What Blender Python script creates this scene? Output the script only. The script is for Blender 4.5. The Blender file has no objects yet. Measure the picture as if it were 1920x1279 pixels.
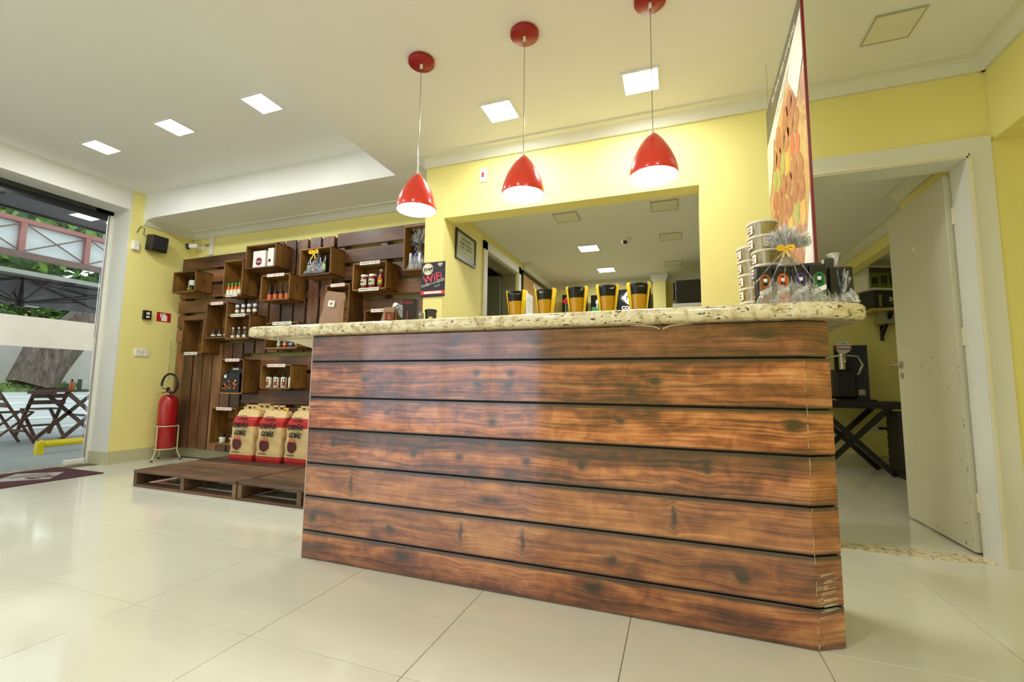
import bpy, bmesh, math, random
from mathutils import Vector, Matrix
random.seed(7)
S = bpy.context.scene
COL = S.collection
PI = math.pi
# ------------------------------------------------------------------ camera
FPX, YAW, PIT, ROL, EYE = 842.2, 0.35064, 0.09869, 0.0116, 0.857
sy, cy = math.sin(YAW), math.cos(YAW)
CF = Vector((-sy*math.cos(PIT), cy*math.cos(PIT), math.sin(PIT)))
_R = Vector((cy, sy, 0)); _U = _R.cross(CF)
CR = _R*math.cos(ROL)+_U*math.sin(ROL); CU = -_R*math.sin(ROL)+_U*math.cos(ROL)
cam = bpy.data.cameras.new('camera'); camo = bpy.data.objects.new('camera', cam); COL.objects.link(camo)
cam.sensor_width = 36; cam.lens = FPX/1920*36; cam.clip_start = 0.02; cam.clip_end = 300
M = Matrix((CR, CU, -CF)).transposed().to_4x4(); M.translation = Vector((0, 0, EYE)); camo.matrix_world = M
S.camera = camo

def at(px, py, ax, val):
    """world point where the photograph's pixel meets the plane axis=val (a measured depth)"""
    d = (px-960)/FPX*CR-(py-639.5)/FPX*CU+CF
    o = Vector((0, 0, EYE)); t = (val-o[ax])/d[ax]
    return o+d*t
# ------------------------------------------------------------------ view, world, exposure
S.view_settings.view_transform = 'Standard'; S.view_settings.look = 'None'
S.view_settings.gamma = 1; S.view_settings.use_curve_mapping = False
S.view_settings.exposure = 0.13
W = bpy.data.worlds.new('sky'); S.world = W; W.use_nodes = True
wn = W.node_tree; wn.nodes.clear()
wo = wn.nodes.new('ShaderNodeOutputWorld'); wb = wn.nodes.new('ShaderNodeBackground')
wt = wn.nodes.new('ShaderNodeTexCoord'); wm = wn.nodes.new('ShaderNodeMapping'); wz = wn.nodes.new('ShaderNodeTexNoise'); wr = wn.nodes.new('ShaderNodeValToRGB')
wm.inputs['Scale'].default_value = (1, 1, 2.5); wz.inputs['Scale'].default_value = 3; wz.inputs['Detail'].default_value = 5
wr.color_ramp.elements[0].position = .35; wr.color_ramp.elements[0].color = (.84, .9, 1, 1)
wr.color_ramp.elements[1].position = .6; wr.color_ramp.elements[1].color = (.97, .98, 1, 1)
wn.links.new(wt.outputs['Generated'], wm.inputs['Vector']); wn.links.new(wm.outputs['Vector'], wz.inputs['Vector'])
wn.links.new(wz.outputs['Fac'], wr.inputs['Fac']); wn.links.new(wr.outputs['Color'], wb.inputs['Color'])
wb.inputs['Strength'].default_value = 1.9
wn.links.new(wb.outputs['Background'], wo.inputs['Surface'])
PANEL_W = 11.0       # watts of each lit ceiling panel
BULB_W = 1.1        # watts of each pendant bulb
for k, v in (('max_bounces', 10), ('diffuse_bounces', 6), ('glossy_bounces', 4), ('transmission_bounces', 6), ('transparent_max_bounces', 24), ('caustics_reflective', False), ('caustics_refractive', False), ('sample_clamp_indirect', 6.0)):
    setattr(S.cycles, k, v)
# ------------------------------------------------------------------ helpers
def srgb(c):
    f = lambda v: v/12.92 if v <= .04045 else ((v+.055)/1.055)**2.4
    return tuple(f(x/255) for x in c)+(1,)

class NT:
    def __init__(s, name):
        s.m = bpy.data.materials.new(name); s.m.use_nodes = True; s.t = s.m.node_tree
        s.b = s.t.nodes['Principled BSDF']; s.out = s.t.nodes['Material Output']
    def n(s, typ, **kw):
        nd = s.t.nodes.new('ShaderNode'+typ)
        for k, v in kw.items():
            if k.startswith('i_'):
                nd.inputs[k[2:].replace('_', ' ')].default_value = v
            else: setattr(nd, k, v)
        return nd
    def l(s, a, b): s.t.links.new(a, b)
    def math(s, op, a, b=None, c=None, clamp=False):
        nd = s.t.nodes.new('ShaderNodeMath'); nd.operation = op; nd.use_clamp = clamp
        for i, v in enumerate((a, b, c)):
            if v is None: continue
            if isinstance(v, (int, float)): nd.inputs[i].default_value = v
            else: s.l(v, nd.inputs[i])
        return nd.outputs[0]
    def mix(s, f, a, b, mode='MIX'):
        nd = s.t.nodes.new('ShaderNodeMix'); nd.data_type = 'RGBA'; nd.blend_type = mode
        for i, v in ((0, f), (6, a), (7, b)):
            if isinstance(v, (int, float)): nd.inputs[i].default_value = v
            elif isinstance(v, tuple): nd.inputs[i].default_value = v
            else: s.l(v, nd.inputs[i])
        return nd.outputs[2]
    def ramp(s, fac, stops, interp='LINEAR'):
        nd = s.t.nodes.new('ShaderNodeValToRGB'); cr = nd.color_ramp; cr.interpolation = interp
        while len(cr.elements) < len(stops): cr.elements.new(0.5)
        for e, (p, c) in zip(cr.elements, stops): e.position = p; e.color = c if len(c) == 4 else srgb(c)
        s.l(fac, nd.inputs['Fac']); return nd.outputs['Color']
    def coord(s, scale=(1, 1, 1), kind='Object', rnd=False):
        tc = s.t.nodes.new('ShaderNodeTexCoord'); mp = s.t.nodes.new('ShaderNodeMapping')
        mp.inputs['Scale'].default_value = scale
        v = tc.outputs[kind]
        if rnd:
            oi = s.t.nodes.new('ShaderNodeObjectInfo'); vm = s.t.nodes.new('ShaderNodeVectorMath'); vm.operation = 'ADD'
            ml = s.math('MULTIPLY', oi.outputs['Random'], 37.0)
            s.l(v, vm.inputs[0]); s.l(ml, vm.inputs[1]); v = vm.outputs[0]
        s.l(v, mp.inputs['Vector']); return mp.outputs['Vector']
    def noise(s, vec, scale=5, detail=4, rough=.55, dist=0):
        nd = s.n('TexNoise'); nd.inputs['Scale'].default_value = scale; nd.inputs['Detail'].default_value = detail
        nd.inputs['Roughness'].default_value = rough; nd.inputs['Distortion'].default_value = dist
        s.l(vec, nd.inputs['Vector']); return nd.outputs['Fac']
    def bump(s, h, strength=.2, dist=.01):
        nd = s.n('Bump'); nd.inputs['Strength'].default_value = strength; nd.inputs['Distance'].default_value = dist
        s.l(h, nd.inputs['Height']); s.l(nd.outputs['Normal'], s.b.inputs['Normal'])
    def col(s, c):
        if isinstance(c, tuple): s.b.inputs['Base Color'].default_value = c
        else: s.l(c, s.b.inputs['Base Color'])

def mat(name, c, rough=.5, metal=0, coat=0, var=.06, vs=6, bump=0, trans=0, alpha=1, emis=None, es=0, spec=.5, ior=1.45):
    t = NT(name); c = srgb(c)
    v = t.coord()
    nz = t.noise(v, vs, 4)
    dark = tuple(x*(1-var*2) for x in c[:3])+(1,)
    lite = tuple(min(1, x*(1+var)) for x in c[:3])+(1,)
    t.col(t.mix(nz, dark, lite))
    b = t.b.inputs; b['Roughness'].default_value = rough; b['Metallic'].default_value = metal
    b['Coat Weight'].default_value = coat; b['Coat Roughness'].default_value = .08
    b['Transmission Weight'].default_value = trans; b['Alpha'].default_value = alpha; b['IOR'].default_value = ior
    b['Specular IOR Level'].default_value = spec
    if emis: b['Emission Color'].default_value = srgb(emis); b['Emission Strength'].default_value = es
    if bump: t.bump(t.noise(v, vs*8, 3), bump, .004)
    return t.m

def glassy(name, tint=(255, 255, 255), gloss=.12, rough=.02, crumple=0, milk=0):
    t = NT(name); t.t.nodes.remove(t.b)
    tr = t.n('BsdfTransparent'); tr.inputs['Color'].default_value = srgb(tint)
    gl = t.n('BsdfGlossy'); gl.inputs['Roughness'].default_value = rough
    fr = t.n('Fresnel'); fr.inputs['IOR'].default_value = 1.45
    if crumple:
        v = t.coord((1, 1, 1)); nz = t.noise(v, crumple, 3, .6, 1.5)
        bp = t.n('Bump'); bp.inputs['Strength'].default_value = 1; bp.inputs['Distance'].default_value = .02
        t.l(nz, bp.inputs['Height']); t.l(bp.outputs['Normal'], gl.inputs['Normal']); t.l(bp.outputs['Normal'], fr.inputs['Normal'])
    f = t.math('MULTIPLY_ADD', fr.outputs[0], .8, gloss, clamp=True)
    mx = t.n('MixShader'); t.l(f, mx.inputs[0]); t.l(tr.outputs[0], mx.inputs[1]); t.l(gl.outputs[0], mx.inputs[2])
    o_ = mx.outputs[0]
    if milk:
        df = t.n('BsdfTranslucent'); df.inputs['Color'].default_value = (.9, .9, .92, 1); d2 = t.n('BsdfDiffuse'); d2.inputs['Color'].default_value = (.9, .9, .92, 1)
        m3 = t.n('MixShader'); m3.inputs[0].default_value = .55; t.l(df.outputs[0], m3.inputs[1]); t.l(d2.outputs[0], m3.inputs[2])
        st = t.ramp(t.noise(t.coord((1, 1, .35)), 60, 3, .6, 1), [(.48, (0, 0, 0)), (.62, (255, 255, 255))])
        m4 = t.n('MixShader'); t.l(t.math('MULTIPLY_ADD', st, milk*1.2, milk*.25), m4.inputs[0]); t.l(o_, m4.inputs[1]); t.l(m3.outputs[0], m4.inputs[2]); o_ = m4.outputs[0]
    t.l(o_, t.out.inputs['Surface']); return t.m

def wood(name, ramp, axis=0, rough=.5, fine=55, coat=0, long=1.6):
    t = NT(name); sc = [fine]*3; sc[axis] = long
    v = t.coord(tuple(sc), rnd=True); g = t.noise(v, 1, 6, .6, .6)
    sc2 = [7]*3; sc2[axis] = 2.2
    m2 = t.noise(t.coord(tuple(sc2), rnd=True), 1, 3)
    f = t.math('MULTIPLY_ADD', m2, .75, t.math('MULTIPLY', g, .5))
    oi = t.n('ObjectInfo'); f2 = t.math('ADD', f, t.math('MULTIPLY_ADD', oi.outputs['Random'], .3, -.2))
    t.col(t.ramp(f2, ramp)); t.b.inputs['Roughness'].default_value = rough; t.b.inputs['Coat Weight'].default_value = coat
    t.b.inputs['Coat Roughness'].default_value = .25
    t.bump(g, .25, .003); return t.m

class MB:
    def __init__(s): s.v = []; s.f = []; s.mi = []; s.sm = []
    def add(s, vs, fs, mi=0, smooth=False):
        o = len(s.v); s.v += [tuple(p) for p in vs]
        for f in fs: s.f.append(tuple(i+o for i in f)); s.mi.append(mi); s.sm.append(smooth)
        return s
    def box(s, x0, x1, y0, y1, z0, z1, mi=0, rot=None, piv=None, ch=0):
        if ch:
            c = min(ch, abs(x1-x0)/2.2, abs(y1-y0)/2.2, abs(z1-z0)/2.2)
            bm = bmesh.new(); bmesh.ops.create_cube(bm, size=1)
            for v in bm.verts: v.co = Vector(((x0+x1)/2+v.co.x*(x1-x0), (y0+y1)/2+v.co.y*(y1-y0), (z0+z1)/2+v.co.z*(z1-z0)))
            bmesh.ops.bevel(bm, geom=list(bm.edges), offset=c, segments=1, affect='EDGES', profile=.5)
            bm.verts.ensure_lookup_table(); bm.verts.index_update()
            vs = [v.co.copy() for v in bm.verts]; fs = [[v.index for v in f.verts] for f in bm.faces]; bm.free()
        else:
            vs = [Vector(p) for p in ((x0, y0, z0), (x1, y0, z0), (x1, y1, z0), (x0, y1, z0), (x0, y0, z1), (x1, y0, z1), (x1, y1, z1), (x0, y1, z1))]
            fs = [(0, 3, 2, 1), (4, 5, 6, 7), (0, 1, 5, 4), (1, 2, 6, 5), (2, 3, 7, 6), (3, 0, 4, 7)]
        if rot is not None:
            pv = Vector(piv) if piv else Vector(((x0+x1)/2, (y0+y1)/2, (z0+z1)/2))
            vs = [rot@(v-pv)+pv for v in vs]
        return s.add(vs, fs, mi)
    def lathe(s, prof, c=(0, 0, 0), n=20, mi=0, sx=1, syy=1, smooth=True, caps=True):
        vs = []; fs = []
        for r, z in prof:
            for k in range(n):
                a = 2*PI*k/n; vs.append((c[0]+r*math.cos(a)*sx, c[1]+r*math.sin(a)*syy, c[2]+z))
        for i in range(len(prof)-1):
            for k in range(n):
                k2 = (k+1) % n; fs.append((i*n+k, i*n+k2, (i+1)*n+k2, (i+1)*n+k))
        s.add(vs, fs, mi, smooth)
        if caps:
            if prof[0][0] > 1e-4: s.add(vs[:n][::-1], [tuple(range(n))], mi)
            if prof[-1][0] > 1e-4: s.add(vs[-n:], [tuple(range(n))], mi)
        return s
    def tube(s, pts, r, n=8, mi=0, r2=None):
        pts = [Vector(p) for p in pts]; vs = []; fs = []
        for i, p in enumerate(pts):
            d = (pts[min(i+1, len(pts)-1)]-pts[max(i-1, 0)]).normalized()
            a = d.orthogonal().normalized() if i == 0 else (a-d*a.dot(d)).normalized()
            b = d.cross(a); rr = r if r2 is None else r+(r2-r)*i/(len(pts)-1)
            for k in range(n):
                t = 2*PI*k/n; vs.append(p+a*rr*math.cos(t)+b*rr*math.sin(t))
        for i in range(len(pts)-1):
            for k in range(n):
                k2 = (k+1) % n; fs.append((i*n+k, i*n+k2, (i+1)*n+k2, (i+1)*n+k))
        s.add(vs, fs, mi, True); s.add(vs[:n][::-1], [tuple(range(n))], mi); s.add(vs[-n:], [tuple(range(n))], mi)
        return s
    def bar(s, a, b, w, h, mi=0, up=(0, 0, 1)):
        a, b = Vector(a), Vector(b); d = (b-a).normalized(); u = Vector(up); sd = d.cross(u)
        if sd.length < 1e-3: sd = d.cross(Vector((1, 0, 0)))
        sd.normalize(); u = sd.cross(d)
        vs = [p+sd*x*w/2+u*y*h/2 for p in (a, b) for x, y in ((-1, -1), (1, -1), (1, 1), (-1, 1))]
        return s.add(vs, [(0, 1, 2, 3), (7, 6, 5, 4), (0, 4, 5, 1), (1, 5, 6, 2), (2, 6, 7, 3), (3, 7, 4, 0)], mi)
    def prism(s, poly, a, b, axis=1, mi=0):
        """poly: 2-D points in the plane across axis, extruded from a to b"""
        def P(p, t): q = list(p); q.insert(axis, t); return q
        n = len(poly); vs = [P(p, a) for p in poly]+[P(p, b) for p in poly]
        fs = [tuple(range(n)), tuple(range(2*n-1, n-1, -1))]+[(i, i+n, (i+1) % n+n, (i+1) % n) for i in range(n)]
        return s.add(vs, fs, mi)
    def build(s, name, mats, parent=None, loc=(0, 0, 0), rot=None, **tags):
        me = bpy.data.meshes.new(name); me.from_pydata(s.v, [], s.f)
        for m in (mats if isinstance(mats, (list, tuple)) else [mats]): me.materials.append(m)
        me.polygons.foreach_set('material_index', s.mi); me.polygons.foreach_set('use_smooth', s.sm)
        bm = bmesh.new(); bm.from_mesh(me); bmesh.ops.recalc_face_normals(bm, faces=bm.faces); bm.to_mesh(me); bm.free()
        o = bpy.data.objects.new(name, me); COL.objects.link(o); o.location = loc
        if rot: o.rotation_euler = rot
        if parent: o.parent = parent
        for k, v in tags.items(): o[k] = v
        return o

def thing(name, loc, label, category, group=None, rot=None):
    o = bpy.data.objects.new(name, None); o.empty_display_size = .05; COL.objects.link(o); o.location = loc
    if rot: o.rotation_euler = rot
    o['label'] = label; o['category'] = category
    if group: o['group'] = group
    return o
def tag(o, label, category, group=None):
    o['label'] = label; o['category'] = category
    if group: o['group'] = group
    return o
def dup(src, loc, label, group=None, rot=None, scale=None, par=None):
    def cp(o, parent):
        c = o.copy(); COL.objects.link(c); c.parent = parent
        for ch in o.children: cp(ch, c)
        return c
    c = cp(src, par); c.location = loc
    if label: c['label'] = label
    if group: c['group'] = group
    if rot: c.rotation_euler = rot
    if scale: c.scale = scale
    return c
def inst(o, name, parent, loc, rot=None, scale=None, **tags):
    c = o.copy(); c.name = name; COL.objects.link(c); c.parent = parent; c.location = loc
    if rot: c.rotation_euler = rot
    if scale: c.scale = scale
    return c
def structure(mb, name, m, **kw): return mb.build(name, m, kind='structure', **kw)
def text(body, name, m, size, origin, right, up, parent=None, bold=0, xs=1, align='CENTER', ext=.0006, shear=0, off=None):
    """flat lettering lying in the plane spanned by right and up"""
    cu = bpy.data.curves.new(name, 'FONT'); cu.body = body; cu.size = size; cu.align_x = align; cu.align_y = 'CENTER'
    cu.extrude = ext; cu.offset = bold; cu.shear = shear; cu.resolution_u = 2; cu.space_line = .95
    tmp = bpy.data.objects.new('tmp', cu); COL.objects.link(tmp)
    dg = bpy.context.evaluated_depsgraph_get(); dg.update()
    me = bpy.data.meshes.new_from_object(tmp.evaluated_get(dg)); bpy.data.objects.remove(tmp)
    r = Vector(right).normalized(); u = Vector(up); u = (u-r*u.dot(r)).normalized(); n = r.cross(u)
    mm = Matrix((r*xs, u, n)).transposed().to_4x4(); me.transform(mm)
    me.materials.clear(); me.materials.append(m)
    o = bpy.data.objects.new(name, me); COL.objects.link(o); o.location = origin
    if parent: o.parent = parent
    return o
ORD = ['leftmost', 'second from the left', 'third from the left', 'fourth from the left', 'fifth from the left', 'sixth from the left']
# ------------------------------------------------------------------ materials
def paint(name, c, rough=.65, var=.02):
    t = NT(name); v = t.coord(kind='Object'); nz = t.noise(v, 3, 5); fn = t.noise(v, 160, 2)
    c = srgb(c); t.col(t.mix(nz, tuple(x*(1-var) for x in c[:3])+(1,), tuple(min(1, x*(1+var)) for x in c[:3])+(1,)))
    t.b.inputs['Roughness'].default_value = rough; t.bump(fn, .06, .002); return t.m
M_YEL = paint('yellow_wall_paint', (236, 227, 146))
M_CEIL = paint('ceiling_paint', (228, 228, 229), .8)
M_CEILW = paint('recess_paint', (231, 232, 228), .8)
M_WHITE = paint('white_trim_paint', (222, 222, 212), .5)
M_DOOR = paint('door_enamel', (206, 203, 182), .35, .03)
M_GREYPT = paint('grey_baseboard', (190, 186, 150), .4)
def tile_mat():
    t = NT('polished_porcelain'); v = t.coord((1, 1, 1), rnd=True); nz = t.noise(v, 2.2, 6, .6, .8); n2 = t.noise(v, 40, 3)
    c = t.mix(nz, srgb((214, 212, 194)), srgb((226, 225, 210)))
    c = t.mix(t.math('MULTIPLY', n2, .25), c, srgb((206, 203, 182)))
    t.col(c); t.b.inputs['Roughness'].default_value = .09; t.b.inputs['Specular IOR Level'].default_value = .55
    sm = t.noise(t.coord(kind='Object', rnd=True), 6, 4)
    t.l(t.math('MULTIPLY_ADD', sm, .12, .035), t.b.inputs['Roughness']); return t.m
M_TILE = tile_mat()
M_GROUT = mat('grout', (120, 112, 90), .8)
def granite(name='granite'):
    t = NT(name); v = t.coord((1, 1, 1)); vs = t.coord((.55, .55, 1.4))
    a = t.noise(v, 26, 5, .65, .4); c = t.ramp(a, [(.3, (172, 150, 105)), (.48, (222, 208, 168)), (.66, (240, 232, 204))])
    b = t.noise(vs, 85, 3, .6, .6); m = t.ramp(b, [(.36, (255, 255, 255)), (.41, (0, 0, 0))])
    c = t.mix(m, c, srgb((58, 52, 44)))
    b2 = t.noise(vs, 42, 4, .6, 1.2); m2 = t.ramp(b2, [(.33, (255, 255, 255)), (.37, (0, 0, 0))])
    c = t.mix(t.math('MULTIPLY', m2, .75), c, srgb((92, 74, 52)))
    t.col(c); t.b.inputs['Roughness'].default_value = .18; t.b.inputs['Coat Weight'].default_value = .3; return t.m
M_GRAN = granite()
W_PAL = [(.25, (46, 27, 17)), (.5, (90, 57, 35)), (.7, (124, 82, 52)), (.95, (166, 116, 76))]
M_PALX = wood('pallet_wood_x', W_PAL, 0, .42, coat=.25); M_PALZ = wood('pallet_wood_z', W_PAL, 2, .42, coat=.25)
M_PALY = wood('pallet_wood_y', W_PAL, 1, .5)
W_FLR = [(.2, (42, 30, 20)), (.5, (84, 60, 42)), (.75, (118, 88, 62)), (1, (160, 124, 88))]
M_FPX = wood('floor_pallet_wood', W_FLR, 0, .6); M_FPY = wood('floor_pallet_wood_y', W_FLR, 1, .6)
W_CR = [(.2, (60, 38, 14)), (.5, (112, 76, 32)), (.75, (146, 104, 48)), (1, (176, 132, 68))]
M_CRX = wood('crate_wood_x', W_CR, 0, .45); M_CRZ = wood('crate_wood_z', W_CR, 2, .45); M_CRY = wood('crate_wood_y', W_CR, 1, .45)
W_TAB = [(.2, (44, 24, 18)), (.6, (86, 52, 38)), (1, (120, 76, 56))]
M_TAB = wood('outdoor_table_wood', W_TAB, 1, .5)
M_BLACK = mat('black_plastic', (22, 22, 24), .3); M_BLACKG = mat('black_gloss', (16, 16, 18), .08, coat=.5)
M_WHITEP = mat('white_plastic', (235, 234, 228), .35); M_CHROME = mat('brushed_steel', (200, 198, 190), .25, 1)
M_RED = mat('red_enamel', (226, 56, 36), .25, coat=.6, var=.02); M_REDD = mat('canopy_red', (150, 24, 24), .35)
M_EXT = mat('extinguisher_red', (168, 20, 26), .3, coat=.4)
M_SHIN = mat('shade_inner_white', (250, 248, 240), .5)
M_GLOW = mat('light_diffuser', (255, 255, 250), .5, emis=(255, 252, 240), es=6)
M_BULB = mat('bulb_glow', (255, 250, 235), .5, emis=(255, 244, 220), es=14)
M_GOLD = mat('yellow_satin', (240, 190, 30), .3); M_LABEL = mat('cream_label', (232, 226, 200), .5)
M_GREENC = mat('green_cap', (40, 150, 60), .3); M_SAUCE = mat('red_sauce', (130, 32, 22), .15, coat=.5); M_ORANGES = mat('orange_sauce', (200, 100, 30), .2, coat=.5)
M_KRAFT = mat('kraft_paper', (214, 186, 130), .7, vs=14, bump=.5); M_BAGRED = mat('bag_red_ink', (188, 46, 42), .6, vs=12, bump=.4)
M_COAL = mat('coal_print', (92, 34, 34), .6); M_FLAME = mat('flame_print', (214, 120, 80), .6); M_INK = mat('ink', (30, 26, 24), .6)
M_WHITEI = mat('white_ink', (245, 245, 240), .5); M_REDI = mat('red_ink', (214, 40, 48), .5)
M_CELLO = glassy('cellophane', (250, 250, 252), .14, .08, crumple=38, milk=.34)
M_CELLO2 = glassy('cellophane_fan', (253, 253, 254), .14, .14, crumple=60, milk=.75)
M_PANE = glassy('storefront_glass', (236, 244, 240), .0, .0)
M_CLEAR = glassy('clear_plastic', (244, 246, 244), .10, .06)

# ================================================================== STRUCTURE
Z_LO, Z_HI, Z_K = 2.64, 2.92, 2.29
YB = 3.0                       # front face of the middle wall
XL = -5.5                      # left wall face
GX = -5.8                      # storefront glass
# floor slab, tiles
fl = structure(MB().box(-5.9, 3.2, -3.6, 6.4, -.12, -.006), 'floor', M_GROUT)
proto = MB().box(-.2988, .2988, -.2988, .2988, -.012, 0, ch=.0012)
t0 = None
for i in range(-11, 5):
    for j in range(-6, 11):
        x = .12+.6*i; y = .32+.6*j
        if x < -5.75 or x > 2.95: continue
        if y > 3.7 and x < -1.6: continue
        if t0 is None: t0 = proto.build('tile', M_TILE, fl, loc=(x, y, 0))
        else: inst(t0, 'tile', fl, (x, y, 0))
structure(MB().box(-5.92, -5.78, -3.6, 3.05, -.05, -.001), 'trim_1', M_GRAN)                 # storefront sill
structure(MB().box(.72, 1.49, 2.985, 3.125, -.01, .0015), 'trim_2', M_GRAN)                    # threshold strip
# walls
w = MB(); w.box(-1.84, -1.673, YB, YB+.14, 0, Z_LO); w.box(-1.673, .165, YB, YB+.14, 0, 1.02); w.box(-1.673, .165, YB, YB+.14, 2.15, Z_LO)
w.box(.165, .72, YB, YB+.14, 0, Z_LO); w.box(.72, 1.49, YB, YB+.14, 2.1, Z_LO); w.box(1.49, 2.75, YB, YB+.14, 0, Z_LO)
structure(w, 'wall_back', M_YEL)
structure(MB().box(-5.6, -1.7, 3.68, 3.8, 0, Z_LO+.3), 'wall_back_left', M_YEL)
structure(MB().box(-5.86, XL, 3.0, 3.8, 0, Z_HI), 'wall_left', M_YEL)
structure(MB().box(-5.86, XL+.001, 2.985, 3.0, 0, Z_HI), 'trim_3', M_WHITE)
structure(MB().box(-5.86, XL, -3.5, 2.985, 2.70, Z_HI), 'wall_left_header', M_CEILW)
w = MB().box(1.6, 1.75, -3.5, 2.999, 2.18, Z_LO); w.box(1.75, 2.75, -3.5, 2.999, 2.18, 2.22)
structure(w, 'wall_right_header', M_YEL)
structure(MB().box(2.75, 2.87, -3.5, 3.14, 0, Z_LO), 'wall_right', M_YEL)
# wall behind the camera with a tall shop window
w = MB(); w.box(-5.9, -5.78, -3.62, -3.5, 0, Z_HI+.1); w.box(-2.1, 2.87, -3.62, -3.5, 0, Z_HI+.1); w.box(-5.78, -2.1, -3.62, -3.5, 2.5, Z_HI+.1)
structure(w, 'wall_front', M_YEL)
wf = structure(MB().box(-5.78, -2.1, -3.6, -3.55, 0, .06).box(-5.78, -2.1, -3.6, -3.55, 2.44, 2.5), 'window_1', M_WHITE)
for x in (-5.78, -4.87, -3.96, -3.05, -2.16):
    MB().box(x, x+.06, -3.6, -3.55, .06, 2.44).build('frame_post', M_WHITE, wf)
# ceilings
structure(MB().prism([(-2.12, -3.5), (2.87, -3.5), (2.87, 3.02), (-1.7, 3.02), (-1.7, 3.8), (-2.12, 3.8)], Z_LO, Z_LO+.1, 2).box(-2.22, -2.12, -3.5, 3.8, Z_LO, Z_HI+.05), 'ceiling', M_CEIL)
structure(MB().box(-5.6, -2.22, 3.12, 3.8, Z_LO, Z_HI+.02), 'ceiling_beam', M_CEILW)
structure(MB().box(-5.9, -2.0, -3.5, 3.4, Z_HI, Z_HI+.1), 'ceiling_high', M_CEILW)
# cornices: stepped coving
def cov(s=1): return [(0, 0), (0, -.068), (-.018, -.068), (-.03, -.052), (-.05, -.026), (-.062, -.02), (-.066, -.014), (-.11, -.012), (-.115, 0)]
def cove_x(y, z, x0, x1, name, sgn=1, m=M_WHITE, ok=True): structure(MB().prism([(y+sgn*p, z+q) for p, q in cov()], x0, x1, 0), name, m)
def cove_y(x, z, y0, y1, name, sgn=1, m=M_WHITE): structure(MB().prism([(x+sgn*p, z+q) for p, q in cov()], y0, y1, 1), name, m)
cove_x(YB, Z_LO, -1.84, 1.6, 'trim_4'); cove_x(3.68, Z_LO, -5.5, -1.7, 'trim_5')
cove_y(XL, Z_LO, 3.12, 3.68, 'trim_6', -1); cove_y(1.6, Z_LO, -3.4, 3.0, 'trim_7')
cove_y(-1.84, Z_LO, 3.0, 3.68, 'trim_8', 1)
# baseboards
structure(MB().box(XL, XL+.012, 3.0, 3.68, 0, .13).box(-5.8, XL+.012, 2.972, 2.984, 0, .13), 'baseboard_left', M_GREYPT)
structure(MB().box(-5.5, -1.7, 3.668, 3.68, 0, .13), 'baseboard_back', M_GREYPT)
# kitchen shell
structure(MB().box(-1.76, -1.673, 3.14, 3.84, 0, 2.35).box(-1.76, -1.673, 4.72, 6.3, 0, 2.35).box(-1.76, -1.673, 3.84, 4.72, 2.14, 2.35).box(-1.9, -1.76, 3.6, 5.0, 2.3, 2.35), 'wall_kitchen_left', M_YEL)
structure(MB().box(-1.76, 3.2, 6.12, 6.24, 0, 2.6), 'wall_kitchen_back', M_YEL)
structure(MB().box(-1.76, 3.2, 3.13, 6.3, Z_K, Z_K+.08), 'ceiling_kitchen', M_CEIL)
w = MB().box(1.57, 1.69, 3.14, 3.95, 0, Z_K).box(1.69, 1.77, 3.85, 3.95, 2.1, Z_K); w.box(1.77, 1.87, 3.95, 6.12, 2.12, Z_K)
structure(w, 'wall_kitchen_right', M_YEL)
structure(MB().box(3.0, 3.1, 3.14, 6.2, 0, Z_K), 'wall_alcove_right', M_YEL)
cove_y(1.57, Z_K, 3.14, 3.95, 'trim_9'); cove_y(1.77, Z_K, 3.95, 6.12, 'trim_10'); cove_x(6.12, Z_K, -1.67, 1.77, 'trim_11')
cove_y(-1.673, Z_K, 4.9, 6.12, 'trim_12', -1)
structure(MB().box(-1.673, 3.0, 6.108, 6.12, 0, .14), 'baseboard_kitchen', M_GREYPT)
w = MB().box(-.25, -.1, 5.85, 6.12, 0, Z_K); structure(w, 'column_1', M_YEL)
structure(MB().box(-.275, -.075, 5.825, 6.12, Z_K-.07, Z_K).box(-.262, -.088, 5.838, 6.12, Z_K-.1, Z_K-.07), 'trim_13', M_WHITE)
# right-hand door: frame, casing, leaf
d1 = structure(MB().box(1.585-.095, 1.585, 2.972, 3.0, 0, 2.2).box(.625, .72, 2.972, 3.0, 0, 2.2), 'door_1', M_WHITE)
MB().prism([(.625, 2.105), (.625, 2.2), (1.585, 2.2), (1.49, 2.105)], 2.9715, 3.0, 1).build('head_casing', M_WHITE, d1)
MB().box(1.478, 1.49, 2.968, 3.13, 0, 2.105).box(.72, .732, 2.968, 3.13, 0, 2.105).box(.72, 1.49, 2.968, 3.13, 2.09, 2.105).build('jamb_lining', M_WHITE, d1)
MB().box(1.485, 1.4975, 2.964, 2.972, 0, 2.112).box(.71, 1.49, 2.964, 2.972, 2.1, 2.112).build('bead', M_LABEL, d1)
leaf = MB().box(1.452, 1.487, 3.142, 3.86, .012, 2.075, ch=.003).build('door_leaf', M_DOOR, d1)
def scuffs():
    m = MB(); r = random.Random(3)
    for k in range(26):
        y = 3.14+.78*r.random()**2; z = .03+r.random()**1.6*1.2; l = r.uniform(.004, .016); a = r.uniform(.001, .003)
        m.add([(1.4512, y, z), (1.4512, y+l*.6, z+a), (1.4512, y+l, z-a*1.5), (1.4512, y+l*.4, z-a*2.2)], [(0, 1, 2, 3)])
    for k in range(14):
        z = .05+r.random()*.9; h = r.uniform(.006, .02)
        m.add([(1.4515, 3.1415, z), (1.4515, 3.146, z+h*.3), (1.4515, 3.145, z+h), (1.4515, 3.1415, z+h*.8)], [(0, 1, 2, 3)])
    return m
scuffs().build('scuff_marks', M_INK, leaf)
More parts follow.
